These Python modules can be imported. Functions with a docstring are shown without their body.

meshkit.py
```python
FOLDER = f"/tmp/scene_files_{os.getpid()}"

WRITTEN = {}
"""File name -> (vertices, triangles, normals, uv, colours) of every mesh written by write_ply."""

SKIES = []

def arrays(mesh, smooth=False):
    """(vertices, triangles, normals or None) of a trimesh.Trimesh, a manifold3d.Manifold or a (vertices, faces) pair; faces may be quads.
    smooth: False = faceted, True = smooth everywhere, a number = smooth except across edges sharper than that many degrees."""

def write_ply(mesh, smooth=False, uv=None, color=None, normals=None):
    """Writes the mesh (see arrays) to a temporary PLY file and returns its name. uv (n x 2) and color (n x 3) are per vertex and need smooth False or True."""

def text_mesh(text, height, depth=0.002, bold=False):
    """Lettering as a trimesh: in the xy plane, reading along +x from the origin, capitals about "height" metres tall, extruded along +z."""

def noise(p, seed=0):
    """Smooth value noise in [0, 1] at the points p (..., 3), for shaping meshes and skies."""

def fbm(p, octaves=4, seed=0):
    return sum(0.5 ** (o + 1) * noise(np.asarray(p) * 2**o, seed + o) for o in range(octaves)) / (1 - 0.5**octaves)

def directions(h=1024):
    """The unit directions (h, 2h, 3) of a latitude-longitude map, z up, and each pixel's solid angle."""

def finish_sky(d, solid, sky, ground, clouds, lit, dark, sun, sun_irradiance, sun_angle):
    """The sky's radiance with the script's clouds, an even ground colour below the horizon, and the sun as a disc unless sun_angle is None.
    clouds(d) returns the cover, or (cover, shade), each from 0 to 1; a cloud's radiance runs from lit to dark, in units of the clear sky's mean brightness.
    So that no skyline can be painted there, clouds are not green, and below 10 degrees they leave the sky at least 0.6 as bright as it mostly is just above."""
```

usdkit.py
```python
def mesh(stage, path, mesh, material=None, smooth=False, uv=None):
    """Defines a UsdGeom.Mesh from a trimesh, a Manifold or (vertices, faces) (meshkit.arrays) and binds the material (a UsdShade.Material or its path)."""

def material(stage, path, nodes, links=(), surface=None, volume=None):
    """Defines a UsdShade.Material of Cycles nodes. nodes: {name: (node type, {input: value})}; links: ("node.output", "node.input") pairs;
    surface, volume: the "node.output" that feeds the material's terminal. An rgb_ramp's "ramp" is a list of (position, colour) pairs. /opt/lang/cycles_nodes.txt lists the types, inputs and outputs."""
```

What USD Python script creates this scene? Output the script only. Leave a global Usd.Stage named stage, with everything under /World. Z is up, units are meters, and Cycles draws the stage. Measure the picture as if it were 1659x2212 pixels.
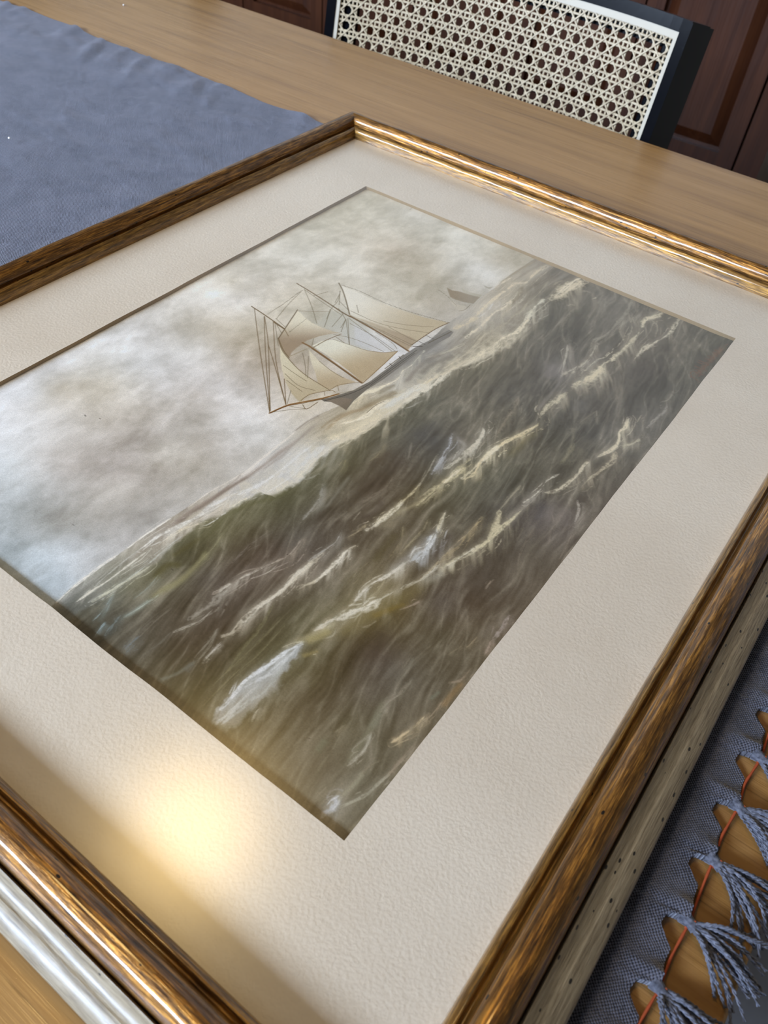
import math, random
import numpy as np
import trimesh, manifold3d
import usdkit, meshkit
from pxr import Usd, UsdGeom, UsdLux, UsdShade, Gf, Sdf, Vt

stage = Usd.Stage.CreateInMemory()
UsdGeom.SetStageUpAxis(stage, UsdGeom.Tokens.z)
UsdGeom.SetStageMetersPerUnit(stage, 1.0)
stage.SetDefaultPrim(UsdGeom.Xform.Define(stage, '/World').GetPrim())

# The picture's mount board is the plane h = 0; the bottom-left corner of its opening is the origin; S metres per plan unit.
S, ZM = 0.28, 0.7612
def W(x, y, h=0.0):
    return np.array([x * S, y * S, ZM + h * S])

# ------------------------------------------------------------------ camera
cam = UsdGeom.Camera.Define(stage, '/World/camera')
CR, CU, CB = (0.802172, 0.592740, 0.071975), (-0.474541, 0.559716, 0.679359), (0.362397, -0.579118, 0.730268)
CP = W(0.20413, -0.316271, 1.0)
cam.AddTransformOp().Set(Gf.Matrix4d(*CR, 0, *CU, 0, *CB, 0, *[float(v) for v in CP], 1))
FOCAL = 6.9
cam.CreateFocalLengthAttr(FOCAL)
cam.CreateHorizontalApertureAttr(FOCAL * 1659 / 1729.0)
cam.CreateVerticalApertureAttr(FOCAL * 2212 / 1729.0)
cam.CreateFStopAttr(5.0)
cam.CreateFocusDistanceAttr(0.40)
cam.CreateClippingRangeAttr(Gf.Vec2f(0.01, 100))
cam.CreateExposureAttr(0.10)

# ------------------------------------------------------------------ lights
WINDOW = dict(x0=-3.25, x1=-0.35, z0=1.66, z1=2.34, y=-2.2)
def rect_light(name, centre, size, colour, intensity, rx):
    l = UsdLux.RectLight.Define(stage, '/World/' + name)
    l.CreateWidthAttr(size[0]); l.CreateHeightAttr(size[1])
    l.CreateColorAttr(Gf.Vec3f(*colour)); l.CreateIntensityAttr(intensity)
    l.AddTranslateOp().Set(Gf.Vec3d(*centre)); l.AddRotateXOp().Set(rx)
    return l
w = WINDOW
rect_light('daylight', ((w['x0'] + w['x1']) / 2, w['y'] - 0.16, (w['z0'] + w['z1']) / 2), (w['x1'] - w['x0'], w['z1'] - w['z0']), (0.65, 0.775, 1.0), 66.0, 90)
LAMP_AT, LAMP_GLOW = W(-1.18, 0.48, 2.86), 21.0
LAMP_COLOUR = (1.0, 0.68, 0.265)

# ------------------------------------------------------------------ helpers
used = {}
def numbered(path):
    n = used.get(path, 0); used[path] = n + 1
    return path if n == 0 else f'{path}_{n:03d}'
def tag(prim, label=None, cat=None, group=None, kind=None):
    for k, v in (('label', label), ('category', cat), ('group', group), ('kind', kind)):
        if v: prim.SetCustomDataByKey(k, v)
    return prim
def thing(name, label, cat, loc=(0, 0, 0), rz=0.0, group=None):
    x = UsdGeom.Xform.Define(stage, numbered('/World/' + name))
    x.AddTranslateOp().Set(Gf.Vec3d(*[float(v) for v in loc])); x.AddRotateZOp().Set(float(rz))
    return tag(x.GetPrim(), label, cat, group)
def part(name, mesh, material, parent=None, smooth=False, label=None, kind=None):
    base = str(parent.GetPath()) if parent is not None else '/World'
    m = usdkit.mesh(stage, numbered(f'{base}/{name}'), mesh, material, smooth)
    return tag(m.GetPrim(), label, kind=kind)
def struct(name, mesh, material, smooth=False, parent=None):
    p = part(name, mesh, material, parent, smooth)
    if parent is None: tag(p, kind='structure')
    return p
def box(x0, x1, y0, y1, z0, z1):
    b = trimesh.creation.box((x1 - x0, y1 - y0, z1 - z0))
    b.apply_translation(((x0 + x1) / 2, (y0 + y1) / 2, (z0 + z1) / 2)); return b
def rbox(x0, x1, y0, y1, z0, z1, r=0.004, n=12):
    pts = [manifold3d.Manifold.sphere(r, n).translate((x, y, z)) for x in (x0 + r, x1 - r) for y in (y0 + r, y1 - r) for z in (z0 + r, z1 - r)]
    return manifold3d.Manifold.batch_hull(pts)
def join(*ms):
    return trimesh.util.concatenate([trimesh.Trimesh(*meshkit.arrays(m)[:2], process=False) for m in ms])
def grid(nu, nv):
    i, j = np.meshgrid(np.arange(nu - 1), np.arange(nv - 1), indexing='ij')
    a = i * nv + j
    q = np.stack([a, a + nv, a + nv + 1, a + 1], -1).reshape(-1, 4)
    return np.vstack([q[:, [0, 1, 2]], q[:, [0, 2, 3]]])
def tube(p, r, sides=6, cap=True):
    p = np.asarray(p, float); n = len(p)
    t = np.gradient(p, axis=0); t /= np.linalg.norm(t, axis=1, keepdims=True) + 1e-12
    ref = np.where(np.abs(t[:, 2:]) < 0.9, [0, 0, 1.0], [1.0, 0, 0])
    a = np.cross(t, ref); a /= np.linalg.norm(a, axis=1, keepdims=True) + 1e-12
    b = np.cross(t, a)
    ang = np.arange(sides) * 2 * np.pi / sides
    r = np.broadcast_to(np.asarray(r, float), (n,))
    v = p[:, None] + r[:, None, None] * (np.cos(ang)[None, :, None] * a[:, None] + np.sin(ang)[None, :, None] * b[:, None])
    f = []
    for i in range(n - 1):
        for j in range(sides):
            q = [i * sides + j, i * sides + (j + 1) % sides, (i + 1) * sides + (j + 1) % sides, (i + 1) * sides + j]
            f += [[q[0], q[2], q[1]], [q[0], q[3], q[2]]]
    if cap:
        for k in range(1, sides - 1):
            f += [[0, k, k + 1], [(n - 1) * sides, (n - 1) * sides + k + 1, (n - 1) * sides + k]]
    return trimesh.Trimesh(v.reshape(-1, 3), np.array(f), process=False)
def lathe(profile, n=24):
    return trimesh.creation.revolve(np.array(profile), sections=n)

# ------------------------------------------------------------------ materials
MAT = {}
def mat(name, nodes, links, surface='p.BSDF', volume=None):
    MAT[name] = usdkit.material(stage, '/World/Looks/' + name, nodes, links, surface)
    return MAT[name]
def plain(name, colour, rough=0.5, metallic=0.0, spec=0.5, **kw):
    return mat(name, {'p': ('principled_bsdf', dict(base_color=colour, roughness=rough, metallic=metallic, specular_ior_level=spec, **kw))}, [])
def lin(r, g, b):
    c = np.array([r, g, b], float) / 255
    return tuple(np.where(c < 0.04045, c / 12.92, ((c + 0.055) / 1.055) ** 2.4))

def wood(name, dark, mid, light, along=(1, 14, 14), scale=6.0, rough=(0.28, 0.4), spec=0.5, pore=0.6, bumpd=0.0006):
    """Wood with its grain along the axis whose stretch is smallest."""
    mat(name, {
        'g': ('geometry', {}),
        'm': ('mapping', dict(scale=along)),
        'n1': ('noise_texture', dict(scale=scale, detail=5.0, roughness=0.6, distortion=0.6)),
        'm2': ('mapping', dict(scale=tuple(a * (1 if a < 2 else 5.0) for a in along))),
        'n2': ('noise_texture', dict(scale=scale * 2.0, detail=3.0, roughness=0.7)),
        'r1': ('rgb_ramp', dict(ramp=[(0.25, dark), (0.5, mid), (0.75, light)])),
        'r2': ('rgb_ramp', dict(ramp=[(0.30, (pore,) * 3), (0.44, (1, 1, 1))])),
        'mx': ('mix', dict(mix_type='multiply', fac=1.0)),
        'mr': ('map_range', dict(from_min=0.2, from_max=0.8, to_min=rough[0], to_max=rough[1])),
        'b': ('bump', dict(strength=0.35, distance=bumpd)),
        'p': ('principled_bsdf', dict(specular_ior_level=spec)),
    }, [('g.position', 'm.vector'), ('g.position', 'm2.vector'), ('m.vector', 'n1.vector'), ('m2.vector', 'n2.vector'), ('n1.fac', 'r1.fac'), ('n2.fac', 'r2.fac'),
        ('r1.color', 'mx.color1'), ('r2.color', 'mx.color2'), ('mx.color', 'p.base_color'), ('n2.fac', 'mr.value'), ('mr.result', 'p.roughness'), ('n2.fac', 'b.height'), ('b.normal', 'p.normal')])
wood('oak_top', (0.220, 0.108, 0.031), (0.335, 0.174, 0.053), (0.405, 0.222, 0.076), along=(1, 18, 18), scale=4.0, rough=(0.17, 0.27), spec=0.55, pore=0.55)
wood('oak_leg', (0.26, 0.130, 0.045), (0.36, 0.190, 0.070), (0.43, 0.24, 0.10), along=(16, 16, 1), scale=5.0, rough=(0.35, 0.45))
wood('mahogany', (0.030, 0.0080, 0.0030), (0.048, 0.0140, 0.0050), (0.070, 0.0220, 0.0080), along=(12, 12, 1), scale=4.0, rough=(0.25, 0.38), spec=0.5, pore=0.8)
wood('floor_wood', (0.10, 0.05, 0.025), (0.15, 0.08, 0.04), (0.20, 0.11, 0.055), along=(1, 10, 10), scale=3.0, rough=(0.4, 0.5))
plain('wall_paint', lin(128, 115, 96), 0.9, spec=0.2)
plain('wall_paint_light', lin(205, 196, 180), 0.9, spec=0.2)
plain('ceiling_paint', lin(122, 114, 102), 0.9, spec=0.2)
plain('black_lacquer', (0.003, 0.0035, 0.005), 0.16, spec=0.12)
plain('spline', lin(176, 168, 150), 0.5)
plain('white_paint', lin(235, 235, 232), 0.5)
plain('brass', (0.75, 0.55, 0.25), 0.3, metallic=1.0)
plain('cushion_grey', lin(150, 152, 158), 0.95, spec=0.15)
plain('crumb_white', lin(235, 233, 228), 0.6)
plain('cord_orange', lin(158, 74, 42), 0.7, spec=0.2)
mat('cane', {
    'g': ('geometry', {}), 'n': ('noise_texture', dict(scale=180.0, detail=2.0)),
    'r': ('rgb_ramp', dict(ramp=[(0.3, lin(146, 128, 96)), (0.7, lin(186, 171, 141))])),
    'p': ('principled_bsdf', dict(roughness=0.42, specular_ior_level=0.5))},
    [('g.position', 'n.vector'), ('n.fac', 'r.fac'), ('r.color', 'p.base_color')])

def weave(name, c0, c1, pitch=0.0011, rough=0.95):
    k = 2 * math.pi / pitch
    mat(name, {
        'g': ('geometry', {}), 's': ('separate_xyz', {}),
        'nw': ('noise_texture', dict(scale=160.0, detail=2.0)),
        'wx0': ('math', dict(math_type='multiply_add', value2=k, value3=0.0)), 'wy0': ('math', dict(math_type='multiply_add', value2=k, value3=0.0)),
        'nws': ('math', dict(math_type='multiply', value2=5.0)),
        'wx1': ('math', dict(math_type='add')), 'wy1': ('math', dict(math_type='add')),
        'wx': ('math', dict(math_type='sine')), 'wy': ('math', dict(math_type='sine')),
        'pr': ('math', dict(math_type='multiply')), 'h': ('math', dict(math_type='multiply_add', value2=0.5, value3=0.5)),
        'n': ('noise_texture', dict(scale=700.0, detail=3.0, roughness=0.7)), 'nl': ('noise_texture', dict(scale=45.0, detail=6.0, roughness=0.75)),
        'mm': ('mix_float', dict(fac=0.45)), 'm2': ('mix_float', dict(fac=0.42)),
        'r': ('rgb_ramp', dict(ramp=[(0.39, c0), (0.58, c1)])),
        'b': ('bump', dict(strength=1.0, distance=0.0010)),
        'p': ('principled_bsdf', dict(roughness=rough, specular_ior_level=0.12, sheen_weight=0.60, sheen_roughness=0.4, sheen_tint=(0.8, 0.85, 1.0)))},
        [('g.position', 's.vector'), ('g.position', 'nw.vector'), ('nw.fac', 'nws.value1'), ('s.x', 'wx0.value1'), ('s.y', 'wy0.value1'), ('wx0.value', 'wx1.value1'), ('wy0.value', 'wy1.value1'),
         ('nws.value', 'wx1.value2'), ('nws.value', 'wy1.value2'), ('wx1.value', 'wx.value1'), ('wy1.value', 'wy.value1'), ('wx.value', 'pr.value1'), ('wy.value', 'pr.value2'), ('pr.value', 'h.value1'),
         ('g.position', 'n.vector'), ('g.position', 'nl.vector'), ('h.value', 'mm.a'), ('n.fac', 'mm.b'), ('mm.result', 'm2.a'), ('nl.fac', 'm2.b'), ('m2.result', 'r.fac'), ('r.color', 'p.base_color'), ('mm.result', 'b.height'), ('b.normal', 'p.normal')])
weave('runner_cloth', lin(38, 38, 45), lin(106, 106, 117), pitch=0.0013)
mat('yarn', {
    'g': ('geometry', {}), 'n': ('noise_texture', dict(scale=700.0, detail=2.0)),
    'r': ('rgb_ramp', dict(ramp=[(0.3, lin(60, 61, 70)), (0.7, lin(112, 115, 128))])),
    'p': ('principled_bsdf', dict(roughness=0.9, specular_ior_level=0.15, sheen_weight=0.3, sheen_roughness=0.5, sheen_tint=(0.8, 0.85, 1.0)))},
    [('g.position', 'n.vector'), ('n.fac', 'r.fac'), ('r.color', 'p.base_color')])

def gilt(name, axis, dark, mid, light, rough=(0.24, 0.5), metallic=0.9, speck=0.5, streak=0.0005, spec_colour=(0.012, 0.008, 0.006), mid_at=0.5, coat=0.5, coat_rough=0.12):
    """Worn leaf: streaked along the rail, darker where the bole shows, black worm specks."""
    st = (6, 90, 90) if axis == 'x' else (90, 6, 90)
    st2 = (3.0, 55, 55) if axis == 'x' else (55, 3.0, 55)
    sp = (0.55, 1, 1) if axis == 'x' else (1, 0.55, 1)
    mat(name, {
        'g': ('geometry', {}),
        'm1': ('mapping', dict(scale=st)), 'n1': ('noise_texture', dict(scale=14.0, detail=4.0, roughness=0.65)),
        'm2': ('mapping', dict(scale=st2)), 'n2': ('noise_texture', dict(scale=9.0, detail=5.0, roughness=0.7, distortion=0.4)),
        'ms': ('mapping', dict(scale=sp)), 'v': ('voronoi_texture', dict(scale=330.0)), 'sel': ('separate_color', {}),
        'd': ('math', dict(math_type='less_than', value2=0.17)), 'd2': ('math', dict(math_type='less_than', value2=speck * 0.26)), 'dd': ('math', dict(math_type='multiply')),
        'mixn': ('mix_float', dict(fac=0.40)),
        'r': ('rgb_ramp', dict(ramp=[(0.36, dark), (mid_at, mid), (0.63, light)])),
        'mx': ('mix', dict(color2=spec_colour)),
        'mr': ('map_range', dict(from_min=0.3, from_max=0.7, to_min=rough[1], to_max=rough[0])),
        'b': ('bump', dict(strength=0.8, distance=streak)),
        'p': ('principled_bsdf', dict(metallic=metallic, specular_ior_level=0.5, coat_weight=coat, coat_roughness=coat_rough, coat_ior=1.6))},
        [('g.position', 'm1.vector'), ('m1.vector', 'n1.vector'), ('g.position', 'm2.vector'), ('m2.vector', 'n2.vector'), ('g.position', 'ms.vector'), ('ms.vector', 'v.vector'),
         ('v.distance', 'd.value1'), ('v.color', 'sel.color'), ('sel.r', 'd2.value1'), ('d.value', 'dd.value1'), ('d2.value', 'dd.value2'),
         ('n1.fac', 'mixn.a'), ('n2.fac', 'mixn.b'), ('mixn.result', 'r.fac'), ('r.color', 'mx.color1'), ('dd.value', 'mx.fac'), ('mx.color', 'p.base_color'),
         ('mixn.result', 'mr.value'), ('mr.result', 'p.roughness'), ('n1.fac', 'b.height'), ('b.normal', 'p.normal')])
for ax in 'xy':
    gilt('gilt_lip_' + ax, ax, (0.034, 0.016, 0.004), (0.215, 0.108, 0.022), (0.50, 0.275, 0.060), rough=(0.32, 0.52), metallic=0.70, speck=0.35, coat=0.75)
    gilt('gilt_bead_' + ax, ax, (0.024, 0.009, 0.002), (0.185, 0.080, 0.014), (0.58, 0.275, 0.050), rough=(0.30, 0.52), metallic=0.72, speck=0.45, coat=0.75)
    gilt('champagne_' + ax, ax, (0.150, 0.108, 0.060), (0.285, 0.225, 0.138), (0.385, 0.310, 0.20), rough=(0.5, 0.6), metallic=0.0, speck=1.5, coat=0.42, coat_rough=0.26)
plain('bare_wood', lin(120, 92, 60), 0.8)

mat('mount_board', {
    'g': ('geometry', {}),
    'n': ('noise_texture', dict(scale=740.0, detail=2.5, roughness=0.5)),
    'n2': ('noise_texture', dict(scale=14.0, detail=4.0, roughness=0.6)),
    'v': ('voronoi_texture', dict(scale=26.0)), 'sel': ('separate_color', {}),
    'd': ('math', dict(math_type='less_than', value2=0.014)), 'd2': ('math', dict(math_type='less_than', value2=0.10)), 'dd': ('math', dict(math_type='multiply')),
    'r': ('rgb_ramp', dict(ramp=[(0.3, (0.70, 0.605, 0.490)), (0.7, (0.77, 0.68, 0.565))])),
    'mx': ('mix', dict(color2=(0.30, 0.20, 0.10))),
    'b': ('bump', dict(strength=0.40, distance=0.0005)),
    'p': ('principled_bsdf', dict(roughness=0.85, specular_ior_level=0.2))},
    [('g.position', 'n.vector'), ('g.position', 'n2.vector'), ('g.position', 'v.vector'), ('n2.fac', 'r.fac'), ('r.color', 'mx.color1'), ('v.distance', 'd.value1'), ('v.color', 'sel.color'), ('sel.r', 'd2.value1'),
     ('d.value', 'dd.value1'), ('d2.value', 'dd.value2'), ('dd.value', 'mx.fac'), ('mx.color', 'p.base_color'), ('n.fac', 'b.height'), ('b.normal', 'p.normal')])
plain('board_core', lin(150, 125, 90), 0.9, spec=0.1)
mat('matte_glass', {
    'f': ('fresnel', dict(IOR=1.5)), 't': ('transparent_bsdf', dict(color=(0.985, 0.985, 0.98))),
    'gl': ('glossy_bsdf', dict(color=(1, 1, 1), roughness=0.23, distribution='ggx')), 'x': ('mix_closure', {}), 'g': ('geometry', {}), 'io': ('mix_float', dict(a=1.5, b=0.6667))},
    [('g.backfacing', 'io.fac'), ('io.result', 'f.IOR'), ('f.fac', 'x.fac'), ('t.BSDF', 'x.closure1'), ('gl.BSDF', 'x.closure2')], surface='x.closure')
mat('clear_pane', {
    'f': ('fresnel', dict(IOR=1.5)), 't': ('transparent_bsdf', dict(color=(0.98, 0.99, 0.99))),
    'gl': ('glossy_bsdf', dict(color=(1, 1, 1), roughness=0.0)), 'x': ('mix_closure', {}), 'g': ('geometry', {}), 'io': ('mix_float', dict(a=1.5, b=0.6667))},
    [('g.backfacing', 'io.fac'), ('io.result', 'f.IOR'), ('f.fac', 'x.fac'), ('t.BSDF', 'x.closure1'), ('gl.BSDF', 'x.closure2')], surface='x.closure')
mat('watercolour', {
    'a': ('attribute', dict(attribute='pigment')), 'g': ('geometry', {}), 'n': ('noise_texture', dict(scale=1500.0, detail=2.0, roughness=0.6)),
    'mr': ('map_range', dict(from_min=0.25, from_max=0.75, to_min=0.86, to_max=1.14)), 'mx': ('mix', dict(mix_type='multiply', fac=1.0)),
    'p': ('principled_bsdf', dict(roughness=0.9, specular_ior_level=0.1))},
    [('g.position', 'n.vector'), ('n.fac', 'mr.value'), ('a.color', 'mx.color1'), ('mr.result', 'mx.color2'), ('mx.color', 'p.base_color')])
mat('lamp_glow', {'e': ('emission', dict(color=LAMP_COLOUR, strength=LAMP_GLOW))}, [], surface='e.emission')

# ------------------------------------------------------------------ the room
X0, X1, Y0, Y1, ZC = -3.4, 2.2, -2.2, 2.25, 2.65
struct('floor', box(X0, X1, Y0, Y1, -0.05, 0), MAT['floor_wood'])
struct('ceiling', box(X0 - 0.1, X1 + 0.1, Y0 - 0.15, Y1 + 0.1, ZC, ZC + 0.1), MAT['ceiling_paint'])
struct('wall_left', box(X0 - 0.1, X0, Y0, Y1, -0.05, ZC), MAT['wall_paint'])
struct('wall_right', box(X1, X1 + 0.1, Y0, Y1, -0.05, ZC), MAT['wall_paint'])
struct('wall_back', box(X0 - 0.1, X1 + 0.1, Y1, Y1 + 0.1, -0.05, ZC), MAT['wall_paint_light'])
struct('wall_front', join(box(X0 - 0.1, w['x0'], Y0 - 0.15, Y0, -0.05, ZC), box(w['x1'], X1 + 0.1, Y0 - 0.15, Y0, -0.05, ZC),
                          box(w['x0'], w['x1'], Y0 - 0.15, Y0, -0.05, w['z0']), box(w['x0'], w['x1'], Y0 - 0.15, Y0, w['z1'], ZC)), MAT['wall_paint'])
win = UsdGeom.Xform.Define(stage, '/World/window_1').GetPrim(); tag(win, kind='structure')
fw = 0.045
xm = (w['x0'] + w['x1']) / 2
part('window_frame', join(box(w['x0'], w['x0'] + fw, Y0 - 0.09, Y0 - 0.03, w['z0'], w['z1']), box(w['x1'] - fw, w['x1'], Y0 - 0.09, Y0 - 0.03, w['z0'], w['z1']),
     box(w['x0'] + fw, w['x1'] - fw, Y0 - 0.09, Y0 - 0.03, w['z0'], w['z0'] + fw), box(w['x0'] + fw, w['x1'] - fw, Y0 - 0.09, Y0 - 0.03, w['z1'] - fw, w['z1']),
     box(xm - fw / 2, xm + fw / 2, Y0 - 0.09, Y0 - 0.03, w['z0'] + fw, w['z1'] - fw)), MAT['white_paint'], win)
for xa, xb in ((w['x0'] + fw, xm - fw / 2), (xm + fw / 2, w['x1'] - fw)):
    part('pane', box(xa, xb, Y0 - 0.062, Y0 - 0.058, w['z0'] + fw, w['z1'] - fw), MAT['clear_pane'], win)

# ------------------------------------------------------------------ panelled cabinet behind the chairs
CY = 6.0 * S
cab = thing('sideboard', 'dark red mahogany sideboard with raised panel doors standing behind the cane chair', 'sideboard')
CXR, CXL, CTOP, CDEP = -0.88 * S, -8.74 * S, 1.02, 0.45
part('body', join(box(CXL, CXR, CY + 0.022, CY + CDEP, 0.06, CTOP - 0.03), box(CXL + 0.03, CXR - 0.03, CY + 0.05, CY + CDEP, 0, 0.06),
                  box(CXR - 0.05, CXR, CY - 0.002, CY + 0.022, 0.06, CTOP - 0.03)), MAT['mahogany'], cab)
part('top', rbox(CXL - 0.02, CXR + 0.02, CY - 0.02, CY + CDEP, CTOP - 0.03, CTOP, 0.006), MAT['mahogany'], cab, 30)
def frustum(x0, x1, z0, z1, y, inset, depth):
    v = np.array([[x0, y, z0], [x1, y, z0], [x1, y, z1], [x0, y, z1], [x0 + inset, y - depth, z0 + inset], [x1 - inset, y - depth, z0 + inset], [x1 - inset, y - depth, z1 - inset], [x0 + inset, y - depth, z1 - inset]])
    f = [[0, 1, 5], [0, 5, 4], [1, 2, 6], [1, 6, 5], [2, 3, 7], [2, 7, 6], [3, 0, 4], [3, 4, 7], [4, 5, 6], [4, 6, 7], [0, 2, 1], [0, 3, 2]]
    return trimesh.Trimesh(v, np.array(f), process=False)
PB = ZM - 1.32 * S       # the panels' lower edge
for k in range(7):
    xr = (-1.07 - 0.004 - 0.97 * k) * S - 0.001; xl = xr - 0.97 * S + 0.004
    st = 0.036
    z0d, z1d = 0.34, CTOP - 0.045
    d = part('door', join(box(xl, xl + st, CY, CY + 0.02, z0d, z1d), box(xr - st, xr, CY, CY + 0.02, z0d, z1d), box(xl + st, xr - st, CY, CY + 0.02, z0d, PB - 0.0), box(xl + st, xr - st, CY, CY + 0.02, z1d - 0.05, z1d),
                          box(xl + st, xr - st, CY + 0.014, CY + 0.02, PB, z1d - 0.05)), MAT['mahogany'], cab)
    part('raised_panel', frustum(xl + st + 0.006, xr - st - 0.006, PB + 0.006, z1d - 0.056, CY + 0.014, 0.022, 0.012), MAT['mahogany'], d)
    dr = part('drawer', rbox(xl, xr, CY, CY + 0.02, 0.09, z0d - 0.006, 0.003, 8), MAT['mahogany'], cab)
    part('knob', trimesh.creation.icosphere(2, 0.011).apply_translation(((xl + xr) / 2, CY - 0.012, 0.21)), MAT['brass'], dr, True)

# ------------------------------------------------------------------ table
TT = 0.75
TX1, TX0, TY1, TY0 = 0.466 * S, 0.466 * S - 2.0, 2.423 * S, -0.86 * S
tab = thing('dining_table', 'pale oak dining table with straight grain under the grey runner and the framed picture', 'table')
top = manifold3d.Manifold.batch_hull([manifold3d.Manifold.sphere(0.003, 12).translate((x, y, z)) for x in (TX0 + .003, TX1 - .003) for y in (TY0 + .003, TY1 - .003) for z in (TT - 0.032, TT - 0.003)])
part('tabletop', top, MAT['oak_top'], tab, 40)
for x in (TX0 + 0.10, TX1 - 0.10):
    for y in (TY0 + 0.09, TY1 - 0.09):
        part('leg', rbox(x - 0.035, x + 0.035, y - 0.035, y + 0.035, 0, TT - 0.035, 0.005), MAT['oak_leg'], tab, 30)
part('apron', join(box(TX0 + 0.1, TX1 - 0.1, TY0 + 0.08, TY0 + 0.10, TT - 0.10, TT - 0.034), box(TX0 + 0.1, TX1 - 0.1, TY1 - 0.10, TY1 - 0.08, TT - 0.10, TT - 0.034),
                   box(TX0 + 0.09, TX0 + 0.11, TY0 + 0.1, TY1 - 0.1, TT - 0.10, TT - 0.034), box(TX1 - 0.11, TX1 - 0.09, TY0 + 0.1, TY1 - 0.1, TT - 0.10, TT - 0.034)), MAT['oak_leg'], tab)

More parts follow.
